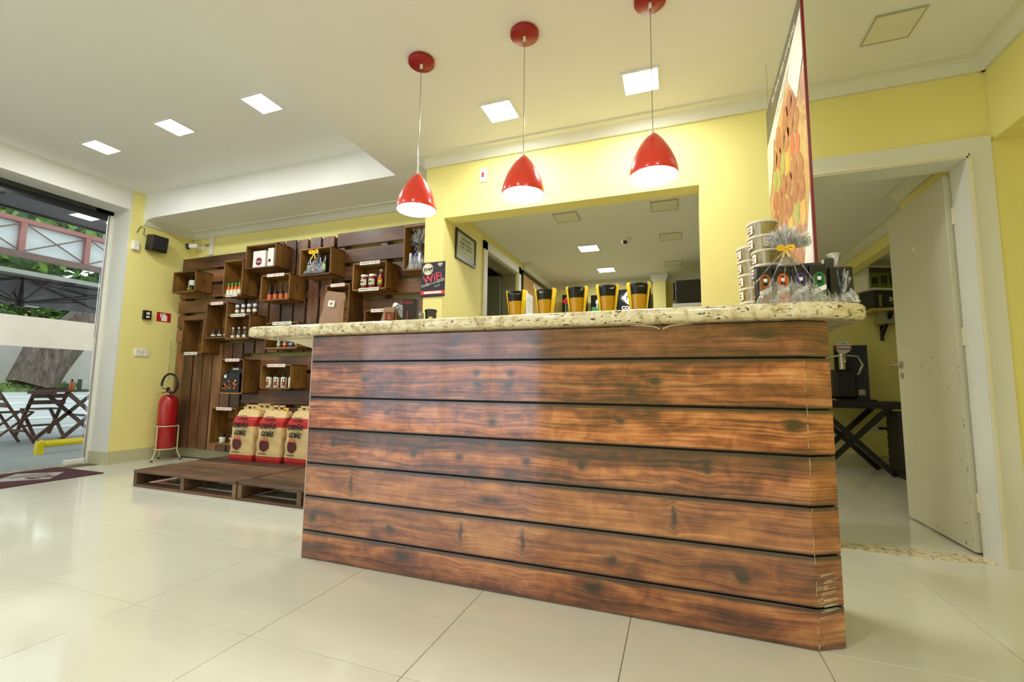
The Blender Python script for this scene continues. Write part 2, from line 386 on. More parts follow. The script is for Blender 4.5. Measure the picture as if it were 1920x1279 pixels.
h = MB().tube([(1.452, 3.80, 1.03), (1.417, 3.80, 1.03)], .01, 8).tube([(1.414, 3.795, 1.03), (1.412, 3.85, 1.03), (1.416, 3.905, 1.026)], .009, 8)
h.tube([(1.4525, 3.80, 1.03), (1.446, 3.80, 1.03)], .024, 14).build('door_handle', M_CHROME, leaf)
MB().tube([(1.4525, 3.80, .955), (1.444, 3.80, .955)], .02, 14).tube([(1.444, 3.80, .955), (1.440, 3.80, .955)], .009, 8).build('lock', M_CHROME, leaf)
for z in (.22, 1.1, 1.78):
    MB().tube([(1.479, 3.129, z), (1.479, 3.129, z+.1)], .007, 8).box(1.4755, 1.4785, 3.105, 3.16, z, z+.1).build('hinge', M_LABEL, d1)
MB().add([(1.4505, 3.50, 1.745), (1.4505, 3.545, 1.745), (1.4505, 3.545, 1.775), (1.4505, 3.52, 1.768), (1.4505, 3.50, 1.765)], [(0, 1, 2, 3, 4)]).build('white_sticker', M_WHITEP, leaf)
# kitchen side door (left wall)
d2 = structure(MB().box(-1.69, -1.655, 3.75, 3.83, 0, 2.21).box(-1.69, -1.655, 4.73, 4.81, 0, 2.21).box(-1.69, -1.655, 3.75, 4.81, 2.13, 2.21), 'door_2', M_WHITE)
MB().box(-1.86, -1.69, 3.83, 3.845, 0, 2.13).box(-1.86, -1.69, 4.715, 4.73, 0, 2.13).box(-1.86, -1.69, 3.83, 4.73, 2.115, 2.13).build('jamb_lining', mat('grey_lining', (150, 146, 120), .5), d2)
MB().box(-2.6, -1.86, 4.665, 4.70, .01, 2.1).build('door_leaf', mat('grey_door', (128, 132, 116), .45), d2)
structure(MB().box(-2.9, -2.8, 3.7, 6, 0, 2.4).box(-2.9, -1.9, 3.8, 3.84, 0, 2.3).box(-2.9, -1.76, 5.4, 5.5, 0, 2.4).box(-2.9, -1.76, 3.7, 5.5, 2.3, 2.34), 'wall_corridor', paint('corridor_paint', (150, 150, 126)))
# storefront: glass leaves, patch fittings, header rail
win = structure(MB().box(GX-.03, GX+.03, -3.4, 2.985, 2.655, 2.84), 'window_2', mat('dark_header', (52, 56, 52), .35))
MB().box(GX-.012, GX+.012, -3.4, 2.985, 2.59, 2.655).build('lower_rail', mat('dark_rail', (30, 32, 34), .3), win)
for k, (y0, y1) in enumerate(((-3.3, -1.2), (-1.19, .9), (.91, 2.93))):
    g = MB().box(GX-.005, GX+.005, y0, y1, .02, 2.65).build('glass_pane', M_PANE, win)
    fb = MB().box(GX-.0065, GX+.0065, y0, y1, 1.17, 1.46).build('frosted_band', mat('frosted_film_%d' % k, (232, 230, 226), .6), g)
MB().box(GX-.03, GX+.03, 2.955, 2.985, 0, 2.655).build('side_channel', M_WHITE, win)
MB().box(GX-.018, GX+.03, 2.82, 2.985, 2.655, 2.72, ch=.004).build('top_patch_fitting', M_WHITEP, win)
MB().box(GX-.018, GX+.05, 2.78, 2.94, .012, .06, ch=.006).build('floor_patch_fitting', M_WHITEP, win)
MB().tube([(GX+.01, 2.945, .06), (GX+.01, 2.945, 2.65)], .008, 6).build('glass_edge_strip', M_CHROME, win)

# ================================================================== CEILING LIGHTS
def light_panel(x, y, z, label, lit=True, size=.19, watts=None):
    t = thing('ceiling_light', (x, y, z), label, 'ceiling light', 'square ceiling panels')
    s = size/2; f = s+(.012 if lit else .007)
    MB().box(-f, f, -f, -s, -.008, 0).box(-f, f, s, f, -.008, 0).box(-f, -s, -s, s, -.008, 0).box(s, f, -s, s, -.008, 0).build('frame', (M_CEIL if lit else mat('panel_rim', (176, 172, 150), .5)), t)
    s -= .0; MB().box(-s, s, -s, s, -.006, 0).build('diffuser', M_GLOW if lit else mat('unlit_diffuser', (222, 220, 204), .5), t)
    if lit:
        la = bpy.data.lights.new('panel_light', 'AREA'); la.shape = 'SQUARE'; la.size = size*.95; la.energy = watts or PANEL_W; la.color = (.99, 1, .985)
        lo = bpy.data.objects.new('panel_light', la); COL.objects.link(lo); lo.parent = t; lo.location = (0, 0, -.012)
    return t
for k, x in enumerate((-4.74, -3.79, -2.84)):
    light_panel(x, 2.31, Z_HI, 'lit square panel in the raised white ceiling, %s of the three' % ['nearest the glass front', 'middle one', 'nearest the pendants'][k])
light_panel(-1.04, 2.57, Z_LO, 'lit square panel between the left and the middle red pendant')
light_panel(-.155, 2.57, Z_LO, 'lit square panel behind the cord of the rightmost red pendant')
light_panel(1.04, 2.56, Z_LO, 'unlit square panel in the ceiling right of the hanging food poster', lit=False)
for (x, y, z) in ((-4.3, .4, Z_HI), (-3.0, .4, Z_HI), (-4.3, -1.6, Z_HI), (-3.0, -1.6, Z_HI), (-.9, .2, Z_LO), (.6, .2, Z_LO), (-.9, -1.8, Z_LO), (.6, -1.8, Z_LO)):  # extra panel rows, added out of view to brighten the room
    light_panel(x, y, z, 'added unseen lit panel %s, %s row in front of the counter' % (('over the left aisle, outer column' if x < -4 else 'over the left aisle, inner column' if x < -2 else 'left of the entrance axis' if x < 0 else 'near the right header'), 'nearer' if y > 0 else 'farther'))
for (x, y, lit, lb) in ((-.845, 3.63, False, 'unlit panel in the back room ceiling, left of the nearest two'), (-.058, 3.63, False, 'unlit panel in the back room ceiling, right of the nearest two'),
                        (-.825, 4.55, True, 'larger lit panel in the back room ceiling left of the dome camera'), (-.78, 5.48, True, 'farther lit panel in the back room ceiling below the dome camera'),
                        (-.02, 4.42, False, 'unlit panel in the back room ceiling just right of the dome camera'), (.0, 5.42, False, 'farthest unlit panel in the back room above the column')):
    light_panel(x, y, Z_K, lb, lit, watts=9)
t = thing('dome_camera', (-.43, 4.34, Z_K), 'white dome camera with black eye on the back room ceiling', 'camera')
MB().lathe([(.055, 0), (.055, -.012), (.045, -.016)], n=20).build('base_ring', M_WHITEP, t)
MB().lathe([(.042, -.014), (.042, -.035), (.034, -.055), (.018, -.067), (0, -.07)], n=20).build('dome', M_WHITEP, t)
MB().lathe([(.02, 0), (.018, .006), (0, .009)], n=16).build('lens', M_BLACKG, t, loc=(-.002, -.031, -.052), rot=(math.radians(125), 0, 0))

# ================================================================== PENDANTS
def pendant(x, y, label):
    t = thing('pendant_lamp', (x, y, Z_LO), label, 'pendant lamp', 'red pendant lamps over the counter')
    MB().lathe([(.069, 0), (.072, -.004), (.072, -.02), (.066, -.026), (0, -.026)], n=32).build('canopy', M_REDD, t)
    MB().lathe([(.008, -.026), (.008, -.045), (.005, -.05)], n=10).build('cord_grip', M_WHITEP, t)
    zt = 1.985-Z_LO
    MB().tube([(0, 0, -.05), (0, 0, zt+.012)], .0026, 6).build('cord', glassy('cord_plastic', (210, 205, 195), .5, .2), t)
    prof = [(.006, 0), (.014, -.004), (.028, -.018), (.047, -.043), (.066, -.074), (.083, -.108), (.096, -.142), (.1035, -.172), (.106, -.195), (.105, -.203)]
    sh = MB().lathe([(r, z) for r, z in prof], (0, 0, zt), 40, 0, caps=False)
    inn = [(r-.003, z) for r, z in reversed(prof[1:])]
    sh.lathe([(.105, -.203)]+inn, (0, 0, zt), 40, 1, caps=False).build('shade', [M_RED, M_SHIN], t)
    MB().lathe([(.0045, .02), (.008, .0), (.006, -.004)], (0, 0, zt), 10).build('top_grip', M_WHITEP, t)
    MB().lathe([(.014, -.04), (.018, -.09)], (0, 0, zt), 12).build('socket', M_WHITEP, t)
    MB().lathe([(.016, -.085), (.03, -.115), (.036, -.145), (.03, -.172), (.014, -.185), (0, -.188)], (0, 0, zt), 16).build('bulb', M_BULB, t)
    la = bpy.data.lights.new('bulb_light', 'POINT'); la.energy = BULB_W; la.shadow_soft_size = .035; la.color = (1, .97, .9)
    lo = bpy.data.objects.new('bulb_light', la); COL.objects.link(lo); lo.parent = t; lo.location = (0, 0, zt-.192)
    return t
pendant(-1.283, 2.0, 'red cone pendant lamp hanging left, nearest the pallet wall')
pendant(-.683, 2.0, 'red cone pendant lamp in the middle, beside the small red switch')
pendant(-.074, 2.0, 'red cone pendant lamp hanging right, nearest the food poster')

# ================================================================== COUNTER
def counter_mat():
    t = NT('printed_plank_film'); tc = t.n('TexCoord'); sp = t.n('SeparateXYZ'); t.l(tc.outputs['Object'], sp.inputs[0])
    X, Z = sp.outputs['X'], sp.outputs['Z']
    u = t.math('ABSOLUTE', t.math('ADD', X, .08))      # the print is mirrored about this line
    wv = t.n('CombineXYZ'); t.l(u, wv.inputs[0]); t.l(Z, wv.inputs[2])
    def sc(a, c, off=0):
        mp = t.n('Mapping'); mp.inputs['Scale'].default_value = (a, 1, c); mp.inputs['Location'].default_value = (off, off, 0); t.l(wv.outputs[0], mp.inputs['Vector']); return mp.outputs['Vector']
    # knots: pull the grain around them and darken
    knots = [(.08, .909, .022, .018), (.075, .862, .03, .02), (0, .70, .022, .022), (.542, .724, .02, .017), (.672, .88, .03, .02), (.39, .543, .018, .022), (.155, .541, .02, .02),
             (.73, .38, .011, .045), (.14, .222, .009, .045), (.43, .085, .05, .03), (1.13, .73, .035, .028), (1.05, 1.045, .04, .02), (.846, .57, .02, .03), (.2, 1.045, .03, .018), (.02, .37, .03, .012), (.5, .2, .03, .02), (.95, .2, .035, .03), (.3, .61, .02, .01)]
    wn_ = t.noise(wv.outputs[0], 22, 3, .6); uw = t.math('ADD', u, t.math('MULTIPLY_ADD', wn_, .03, -.015)); zw = t.math('ADD', Z, t.math('MULTIPLY_ADD', t.noise(sc(9, 9, 7), 2, 3), .03, -.015))
    wave = None; dark = None; ring = None
    for (kx, kz, a, b) in knots:
        dx = t.math('DIVIDE', t.math('SUBTRACT', uw, kx), a*1.25); dz = t.math('DIVIDE', t.math('SUBTRACT', zw, kz), b*1.25)
        d2 = t.math('ADD', t.math('MULTIPLY', dx, dx), t.math('MULTIPLY', dz, dz))
        g = t.math('DIVIDE', 1.0, t.math('ADD', d2, 1.0))
        pull = t.math('MULTIPLY', t.math('MULTIPLY', g, dz), b*.75)
        wave = pull if wave is None else t.math('ADD', wave, pull)
        core = t.math('MULTIPLY', t.math('POWER', g, 2.6), 1.35, clamp=True)
        dark = core if dark is None else t.math('MAXIMUM', dark, core)
    lowx = t.noise(sc(1.6, 3), 1, 3)
    zz = t.math('ADD', t.math('SUBTRACT', Z, wave), t.math('MULTIPLY_ADD', lowx, .05, -.025))
    gv = t.n('CombineXYZ'); t.l(t.math('MULTIPLY', u, 1.3), gv.inputs[0]); t.l(t.math('MULTIPLY', zz, 75.0), gv.inputs[2])
    g1 = t.noise(gv.outputs[0], 1, 5, .65, .3)
    gv2 = t.n('CombineXYZ'); t.l(t.math('MULTIPLY', u, 3.2), gv2.inputs[0]); t.l(t.math('MULTIPLY', zz, 260.0), gv2.inputs[2]); g2 = t.noise(gv2.outputs[0], 1, 3, .6)
    bl = t.noise(sc(2.4, 8, 3.1), 1, 3, .5, .8); bl2 = t.noise(sc(14, 14, 5), 1, 3, .5, 1)
    f = t.math('MULTIPLY_ADD', g1, .46, t.math('MULTIPLY', bl, .62)); f = t.math('MULTIPLY_ADD', g2, .3, f); f = t.math('MULTIPLY_ADD', bl2, .2, f); f = t.math('MULTIPLY_ADD', t.math('SUBTRACT', f, .79), t.ramp(t.math('DIVIDE', Z, 1.12), [(0, (205, 205, 205)), (.25, (185, 185, 185)), (.38, (165, 165, 165)), (.43, (228, 228, 228)), (1, (218, 218, 218))]), .68)
    f = t.math('MULTIPLY_ADD', t.math('SUBTRACT', f, .68), 2.7, .68)
    c = t.ramp(f, [(.36, (46, 18, 16)), (.50, (98, 46, 30)), (.62, (154, 90, 54)), (.76, (200, 136, 86)), (.95, (238, 188, 138))])
    # broad tint of every printed board, bottom to top (height / 1.12)
    zt = t.math('DIVIDE', t.math('ADD', Z, t.math('MULTIPLY_ADD', lowx, .014, -.007)), 1.12)
    H = lambda z: z/1.12
    tint = t.ramp(zt, [(0, (165, 135, 140)), (H(.05), (225, 205, 190)), (H(.125), (235, 215, 200)), (H(.15), (215, 195, 175)), (H(.24), (225, 208, 190)), (H(.29), (220, 204, 190)),
                       (H(.32), (240, 226, 205)), (H(.40), (255, 246, 232)), (H(.455), (250, 236, 215)), (H(.47), (190, 160, 150)), (H(.53), (248, 220, 200)), (H(.57), (175, 138, 128)), (H(.615), (130, 98, 92)),
                       (H(.64), (240, 205, 185)), (H(.70), (248, 215, 195)), (H(.77), (255, 238, 215)), (H(.80), (225, 195, 190)), (H(.86), (210, 180, 172)), (H(.91), (248, 222, 205)), (H(.955), (222, 192, 186)), (H(.98), (150, 120, 126)), (H(1.04), (190, 160, 160)), (1, (150, 124, 126))])
    c = t.mix(1.0, c, tint, 'MULTIPLY')
    # drying cracks along the boards and the dark printed board edges
    cz = t.math('DIVIDE', t.math('ADD', zz, t.math('MULTIPLY_ADD', t.noise(sc(2.3, 0, 9), 1, 2), .05, -.025)), 1.12)
    K = (0, 0, 0); Wt = (255, 255, 255); st = [(0, K)]
    for z, w_ in ((.06, .003), (.225, .004), (.39, .002), (.575, .006), (.70, .003), (.865, .0045), (1.03, .0025)):
        st += [(H(z-w_*2), K), (H(z), (235, 235, 235)), (H(z+w_*2), K)]
    crack = t.ramp(cz, st+[(1, K)])
    brk = t.ramp(t.noise(sc(4, 1, 20), 1, 2), [(.42, K), (.52, Wt)])
    c = t.mix(t.math('MULTIPLY', t.math('MULTIPLY', crack, brk), .9), c, srgb((26, 10, 10)))
    ed = [(0, (150, 150, 150)), (H(.03), K)]
    for z in (.133, .299, .459, .628, .786, .967): ed += [(H(z-.021), K), (H(z-.012), (250, 250, 250)), (H(z+.007), (250, 250, 250)), (H(z+.013), K)]
    edge = t.ramp(t.math('DIVIDE', Z, 1.12), ed+[(1, (60, 60, 60))])
    c = t.mix(t.math('MULTIPLY', edge, .93), c, srgb((30, 14, 16)))
    c = t.mix(t.math('MULTIPLY', dark, .92), c, srgb((30, 13, 11)))
    # white scratches in the film
    scr = t.noise(sc(70, 1.6, 2), 1, 2, .4); sm = t.ramp(scr, [(.79, K), (.8, Wt)])
    scm = t.ramp(t.noise(sc(3, 7, 31), 1, 2), [(.5, K), (.6, Wt)])
    c = t.mix(t.math('MULTIPLY', t.math('MULTIPLY', sm, scm), .55), c, srgb((225, 205, 195)))
    t.col(c); b = t.b.inputs; b['Roughness'].default_value = .32; b['Coat Weight'].default_value = 1; b['Coat IOR'].default_value = 1.75; b['Coat Roughness'].default_value = .09
    wob = t.noise(sc(9, .7, 4), 1, 2); t.bump(wob, .25, .006); return t.m
M_FILM = counter_mat()
CX, CY = -.67, 1.817
ct = thing('shop_counter', (CX, CY, 0), 'long bar counter clad in printed brown planks', 'counter')
GRO = [0, .133, .299, .459, .628, .786, .967, 1.098]
def plank_mesh(z0, z1):
    m = MB(); g = .003
    # front run and the canted corner piece, as one bent board
    pts = [(-1.757-CX, 0), (.418-CX, 0), (.51-CX, .055), (.51-CX, .075), (.405-CX, .02), (-1.757-CX, .02)]
    n = len(pts); a, b = z0+g, z1-g; c = .002
    vs = [(x, y+(c if k < 3 else 0), a) for k, (x, y) in enumerate(pts)]+[(x, y, a+c) for x, y in pts]+[(x, y, b-c) for x, y in pts]+[(x, y+(c if k < 3 else 0), b) for k, (x, y) in enumerate(pts)]
    fs = [tuple(range(n-1, -1, -1)), tuple(range(3*n, 4*n))]
    for L in range(3):
        for i in range(n): fs.append((L*n+i, L*n+(i+1) % n, (L+1)*n+(i+1) % n, (L+1)*n+i))
    return m.add(vs, fs)
for z0, z1 in zip(GRO[:-1], GRO[1:]):
    plank_mesh(z0, z1).build('plank', M_FILM, ct)
MB().prism([(-1.75-CX, .012), (.4-CX, .012), (.502-CX, .07), (.502-CX, .40), (-1.75-CX, .40)], .0, 1.098, 2).build('carcass', mat('dark_joint', (26, 16, 15), .6), ct)
MB().box(-1.7605-CX, -1.757-CX, -.001, .022, 0, 1.098).build('left_edge_strip', mat('pale_edge', (208, 196, 186), .5), ct)
# scratched bottom of the corner
def scr():
    m = MB(); r = random.Random(5)
    for k in range(60):
        z = r.uniform(.0, .95) if k < 30 else r.uniform(.08, .24); l = r.uniform(.004, .03) if k < 30 else r.uniform(.01, .07); s = r.random()*.08
        p0 = Vector((.418-CX, 0, 0)); d = Vector((.092, .055, 0)).normalized(); nrm = Vector((.055, -.092, 0)).normalized()*.0008
        if k < 30: s = .0+r.random()*.003; a = p0+d*s; m.add([a+nrm+Vector((0, 0, z)), a+nrm+d*.0018+Vector((0, 0, z)), a+nrm+d*.0012+Vector((0, 0, z+l)), a+nrm+Vector((0, 0, z+l*.9))], [(0, 1, 2, 3)])
        else:
            a = p0+d*s*.5; m.add([a+nrm+Vector((0, 0, z)), a+nrm+d*min(l, .055)+Vector((0, 0, z+.006)), a+nrm+d*min(l, .055)+Vector((0, 0, z+.0072)), a+nrm+Vector((0, 0, z+.0015))], [(0, 1, 2, 3)])
    return m
sc_ = scr().build('film_scratches', M_LABEL, ct); sc_['kind'] = 'stuff'
# peeled film edge under the slab
pk = MB()
for sx in (-1, 1):
    pts = [(.004*sx, 0), (.03*sx, .012), (.07*sx, .016), (.12*sx, .018), (.07*sx, .02), (.03*sx, .0165), (.006*sx, .006)]
    pk.prism([(x+.0-.05-CX, z+1.078) for x, z in pts][::sx], -.004, -.001, 1)
pk.build('peeled_edge', M_LABEL, ct)
# granite slab, a thing of its own
def slab():
    out = [(-2.165, 1.775), (-2.135, 1.757), (-2.09, 1.75), (.44, 1.75), (.50, 1.765), (.60, 1.83), (.625, 1.87), (.63, 1.93), (.63, 2.26), (-2.17, 2.26), (-2.185, 2.22), (-2.18, 1.82)]
    c = Vector((sum(p[0] for p in out)/len(out), sum(p[1] for p in out)/len(out)))
    n = len(out); rings = []
    def inset(d):
        r = []
        for i, p in enumerate(out):
            a = Vector(out[i-1]); b = Vector(p); e = Vector(out[(i+1) % n]); n1 = Vector(((b-a).y, -(b-a).x)).normalized(); n2 = Vector(((e-b).y, -(e-b).x)).normalized()
            nn = (n1+n2).normalized(); q = b-nn*d/max(.4, nn.dot(n1)); r.append(q)
        return r
    prof = [(.022, 1.098), (.008, 1.101), (.001, 1.110), (0, 1.1265), (.001, 1.143), (.008, 1.152), (.02, 1.155)]
    vs = []; 
    for d, z in prof:
        for q in inset(d): vs.append((q.x-CX, q.y-CY, z))
    L = len(prof); fs = [tuple(range(n-1, -1, -1)), tuple(range((L-1)*n, L*n))]
    for k in range(L-1):
        for i in range(n): fs.append((k*n+i, k*n+(i+1) % n, (k+1)*n+(i+1) % n, (k+1)*n+i))
    m = MB(); m.add(vs, fs[:2]); m.add(vs, fs[2:], 0, True); return m
sl = slab(); sl.v = [(x, y, z-1.098) for x, y, z in sl.v]
so = tag(sl.build('granite_worktop', M_GRAN, loc=(CX, CY, 1.098)), 'speckled cream granite slab lying on the plank counter', 'worktop')
MB().prism([(-2.04, -.0), (-1.765, -.0), (-1.765, -.055), (-1.83, -.055)], .08, .11, 1).build('bracket', M_LABEL, ct, loc=(-CX, 0, 1.097))
ZC = 1.155

# ---- five yellow tumblers
def cup(x, y, label):
    t = thing('tumbler', (x, y, ZC), label, 'tumbler', 'five yellow tumblers on the granite counter')
    H = .125; r0, r1 = .031, .046
    R = lambda z: r0+(r1-r0)*z/H
    amber = mat('amber_fill', (255, 190, 36), .2); rim = mat('black_fill', (12, 10, 8), .25, spec=.25); yl = mat('yellow_wall', (240, 206, 20), .25)
    MB().lathe([(R(0)-.004, .003), (R(.075)-.004, .075)], n=28).build('amber_lower', amber, t)
    MB().lathe([(R(.075)-.0038, .075), (R(.085)-.0038, .085), (R(H)-.003, H-.006), (R(H)-.012, H-.008)], n=28).build('black_upper', rim, t)
    # thick yellow wall left open towards the front
    m = MB(); n = 20; vs = []; fs = []
    for k in range(n+1):
        a = math.radians(-38)+math.radians(256)*k/n
        for (rr, z) in ((R(0)+.001, 0), (R(H)+.003, H), (R(H)-.002, H), (R(0)-.004, 0)): vs.append((rr*math.cos(a), rr*math.sin(a), z))
    for k in range(n):
        o = k*4
        for i in range(4): fs.append((o+i, o+(i+1) % 4, o+4+(i+1) % 4, o+4+i))
    fs += [(0, 1, 2, 3), (n*4+3, n*4+2, n*4+1, n*4)]
    m.add(vs, fs, 0, True).build('yellow_wall', yl, t)
    MB().lathe([(R(0)+.001, 0), (R(H)+.0025, H)], n=28, caps=False).build('clear_sleeve', glassy('sleeve', (252, 250, 240), .0, .03), t)
    return t
c0 = None
for k, (px, lab) in enumerate(((969, 'leftmost of the five, before the grey door'), (1023, 'second from the left, before the corkboard'), (1082, 'middle one of the five'), (1139, 'fourth from the left'), (1197, 'rightmost and tallest looking, beside the column'))):
    p = at(px, 560, 1, 1.88); lb = 'yellow tumbler with black top on the granite, '+lab
    if c0 is None: c0 = cup(p.x, 1.88, lb)
    else: dup(c0, (p.x, 1.88, ZC), lb, rot=(0, 0, .05*k))

# ================================================================== WALL PALLETS
PF = 3.55          # front face of the pallet boards
def wall_pallet(x0, x1, z0, z1, horiz, label, n, bw):
    t = thing('wall_pallet', ((x0+x1)/2, 3.665, z0), label, 'pallet', 'brown pallets fixed to the back wall')
    w, h = x1-x0, z1-z0; L = w if horiz else h; rr = random.Random(int(x0*100+z0*10))
    if horiz: b = MB().box(-L/2, L/2, -.01, .01, -bw/2, bw/2, ch=.003)
    else: b = MB().box(-bw/2, bw/2, -.01, .01, -L/2, L/2, ch=.003)
    m = M_PALX if horiz else M_PALZ
    span = (h if horiz else w); o = None
    for k in range(n):
        c = bw/2+(span-bw)*k/(n-1); j = rr.uniform(-.004, .004); yy = PF+.01-3.665+rr.uniform(-.002, .004)
        loc = (j, yy, c) if horiz else (-w/2+c, yy, h/2+j*2)
        if o is None: o = b.build('board', m, t, loc=loc)
        else:
            ls = 1+rr.uniform(-.012, .008); inst(o, 'board', t, loc, rot=(0, rr.uniform(-.004, .004), 0), scale=(ls, 1, 1) if horiz else (1, 1, ls))
    for k in (0, 1, 2):
        q = .05+(w-.1 if horiz else h-.1)*k/2
        if horiz: MB().box(-w/2+q-.035, -w/2+q+.035, PF+.02-3.665, .0, 0, h).build('stringer', M_PALZ, t)
        else: MB().box(-w/2, w/2, PF+.02-3.665, .0, q-.035, q+.035).build('stringer', M_PALX, t)
    return t
wall_pallet(-5.47, -4.42, 1.31, 2.30, True, 'pallet with horizontal boards at the upper left, next to the yellow corner', 6, .14)
wall_pallet(-5.45, -4.40, .115, 1.285, False, 'pallet with vertical boards at the lower left behind the fire extinguisher', 7, .135)
wall_pallet(-4.38, -3.24, 1.17, 2.36, False, 'pallet with vertical boards at the top middle, gaps showing the wall', 7, .138)
wall_pallet(-4.36, -3.25, .115, 1.13, True, 'pallet with horizontal boards behind the charcoal sacks', 6, .145)
wall_pallet(-3.2, -2.08, 1.0, 2.37, True, 'pallet with horizontal boards at the right, beside the wifi sign', 8, .14)
# ------------------------------------------------------------------ crates
CF_Y, CB_Y = 3.355, 3.548
M_STRIP = mat('price_strip', (232, 226, 216), .3, coat=.3)
M_HOLE = mat('hand_slot', (70, 42, 20), .6)
def crate(tl, br, label, strips=(), slot=True, yf=CF_Y):
    a = at(tl[0], tl[1], 1, yf); b = at(br[0], br[1], 1, yf)
    x0, x1, z1, z0 = a.x, b.x, a.z, b.z
    w, h = x1-x0, z1-z0; D = CB_Y-yf; th = .012
    t = thing('wall_crate', (x0+w/2, CB_Y, z0), label, 'crate', 'wooden crates on the pallet wall')
    X, Y = w/2, D
    MB().box(-X, -X+th, -Y, 0, 0, h, ch=.002).build('side', M_CRZ, t)
    MB().box(X-th, X, -Y, 0, 0, h, ch=.002).build('side', M_CRZ, t)
    MB().box(-X, X, -Y, -Y/2-.004, -.001, th, ch=.002).build('bottom_slat', M_CRX, t); MB().box(-X, X, -Y/2+.004, 0, -.001, th, ch=.002).build('bottom_slat', M_CRX, t)
    MB().box(-X, X, -Y, -Y/2-.004, h-th, h+.001, ch=.002).build('top_slat', M_CRX, t); MB().box(-X, X, -Y/2+.004, 0, h-th, h+.001, ch=.002).build('top_slat', M_CRX, t)
    k = max(2, round(h/.11)); hh = (h-2*th)/k
    for i in range(k): MB().box(-X+th, X-th, -.01, 0, th+i*hh+.003, th+(i+1)*hh-.003).build('back_slat', M_CRX, t)
    if slot: MB().box(X-.001, X+.0012, -Y*.52-.004, -Y*.52+.004, h*.38, h*.62).build('hand_slot', M_HOLE, t)
    for kind in strips:
        zz = h-th if kind == 't' else 0
        s = MB().box(-X*.55, X*.62, -Y-.008, -Y-.0005, zz-.012, zz+.018).build('price_strip', M_STRIP, t)
        r = random.Random(int(x0*97)); m = MB(); x = -X*.5
        while x < X*.55:
            l = r.uniform(.008, .03); m.box(x, min(x+l, X*.58), -Y-.0088, -Y-.008, zz-.003+r.uniform(0, .006), zz+.007); x += l+r.uniform(.004, .014)
        m.build('price_print', M_INK if r.random() < .4 else M_REDI, s)
    return t, Vector((x0, yf, z0+th)), Vector((x1, CB_Y, z1-th))
cA = crate((325.5, 511), (364.5, 546), 'wide crate at the far upper left holding one black bottle')
cB = crate((421, 490), (452, 553), 'tall crate with a row of green-capped sauce bottles', 'b')
cC = crate((462, 461.5), (515.5, 499.5), 'topmost wide crate holding two white boxes with a maroon emblem')
cD = crate((388, 569), (421.5, 633.5), 'tall crate holding small dark jars, left of the clear bottles', 't')
cE = crate((424, 591), (466, 635), 'crate holding small clear bottles, with more bottles standing on its top', 't')
cF = crate((490, 517), (541, 561), 'wide crate holding four dark bottles with orange labels', 't')
cG = crate((563, 468), (619, 513), 'wide crate holding the gift basket with a yellow bow')
cH = crate((662, 494.5), (723, 541), 'wide crate holding two red jars and a ketchup bottle', 'tb')
cI = crate((758, 424.6), (802, 504), 'tall crate at the far right holding the black-ribboned gift', slot=False)
cJ = crate((611, 535), (652, 612), 'tall crate behind the paper bag on the counter end', 't')
cK = crate((683, 582), (742, 632), 'low crate behind the card holder, mostly hidden by the granite', 't')
cL = crate((499, 606), (556, 653), 'crate under the tip of the granite holding four small bottles', 't')
cM = crate((343, 599), (378, 663), 'empty tall crate at the left edge above the fire extinguisher', 'b')
cN = crate((414, 674), (453, 739), 'tall crate holding the black carton with a picture of flames', 't')
cO = crate((489.5, 684), (544, 730), 'wide crate holding a row of white cans', 't')
cP = crate((396, 764), (439, 836), 'lowest crate holding two white jars left of the charcoal sacks', 't', slot=False)
# ------------------------------------------------------------------ bottles, jars and boxes in the crates
def bottle(name, prof, capz, capr, caph, mb_, mc, ml, lab, label, cat, group, loc, capname='cap'):
    t = thing(name, loc, label, cat, group)
    MB().lathe(prof, n=16).build('body', mb_, t)
    MB().lathe([(capr, 0), (capr, caph*.9), (capr*.8, caph)], (0, 0, capz), 14).build(capname, mc, t)
    if lab:
        r, z0, z1 = lab; MB().lathe([(r, z0), (r, z1)], n=20, caps=False).build('paper_label', ml, t)
    return t
def row(first, n, A, B, y, words, pre, z=None, x0f=.12, x1f=.88, ch=0):
    z = A.z if z is None else z
    for k in range(n):
        x = A.x+(B.x-A.x)*(x0f+(x1f-x0f)*(k/(n-1) if n > 1 else .5)); lb = pre % ORD[k] if n > 1 else pre
        if k == 0: first.location = (x, y, z); first['label'] = lb
        else: dup(first, (x, y, z), lb, rot=(0, 0, .3*k))
def hue(name, c): return mat(name, c, .35)
# A: black bottle
t = thing('sauce_jug', (0, 0, 0), 'black bottle with white top label and lime lettering in the far left crate', 'bottle')
t.location = (cA[1].x+(cA[2].x-cA[1].x)*.58, 3.44, cA[1].z)
MB().lathe([(.04, 0), (.043, .006), (.043, .11), (.036, .135), (.018, .155), (.016, .165)], n=20).build('body', M_BLACKG, t)
MB().lathe([(.018, .165), (.018, .183), (.014, .186)], n=16).build('cap', M_BLACK, t)
MB().lathe([(.0435, .075), (.0435, .112), (.037, .134)], n=20, caps=False).build('upper_label', hue('grey_label', (196, 204, 196)), t)
text('HPN', 'lettering', hue('lime_ink', (200, 220, 20)), .026, (-.006, -.0445, .03), (1, -.12, 0), (0, 0, 1), t, .001)
text('$$', 'lettering', hue('lime_ink2', (200, 220, 20)), .03, (-.006, -.0445, .06), (1, -.12, 0), (0, 0, 1), t)
# B green caps
b = bottle('sauce_bottle', [(.0175, 0), (.019, .004), (.019, .075), (.010, .1), (.009, .112)], .108, .012, .026, M_ORANGES, M_GREENC, M_LABEL, (.0195, .015, .06), 'x', 'bottle', 'green-capped sauce bottles', (0, 0, 0))
row(b, 5, cB[1], cB[2], 3.40, 0, 'small sauce bottle with green cap in the tall crate, %s of five')
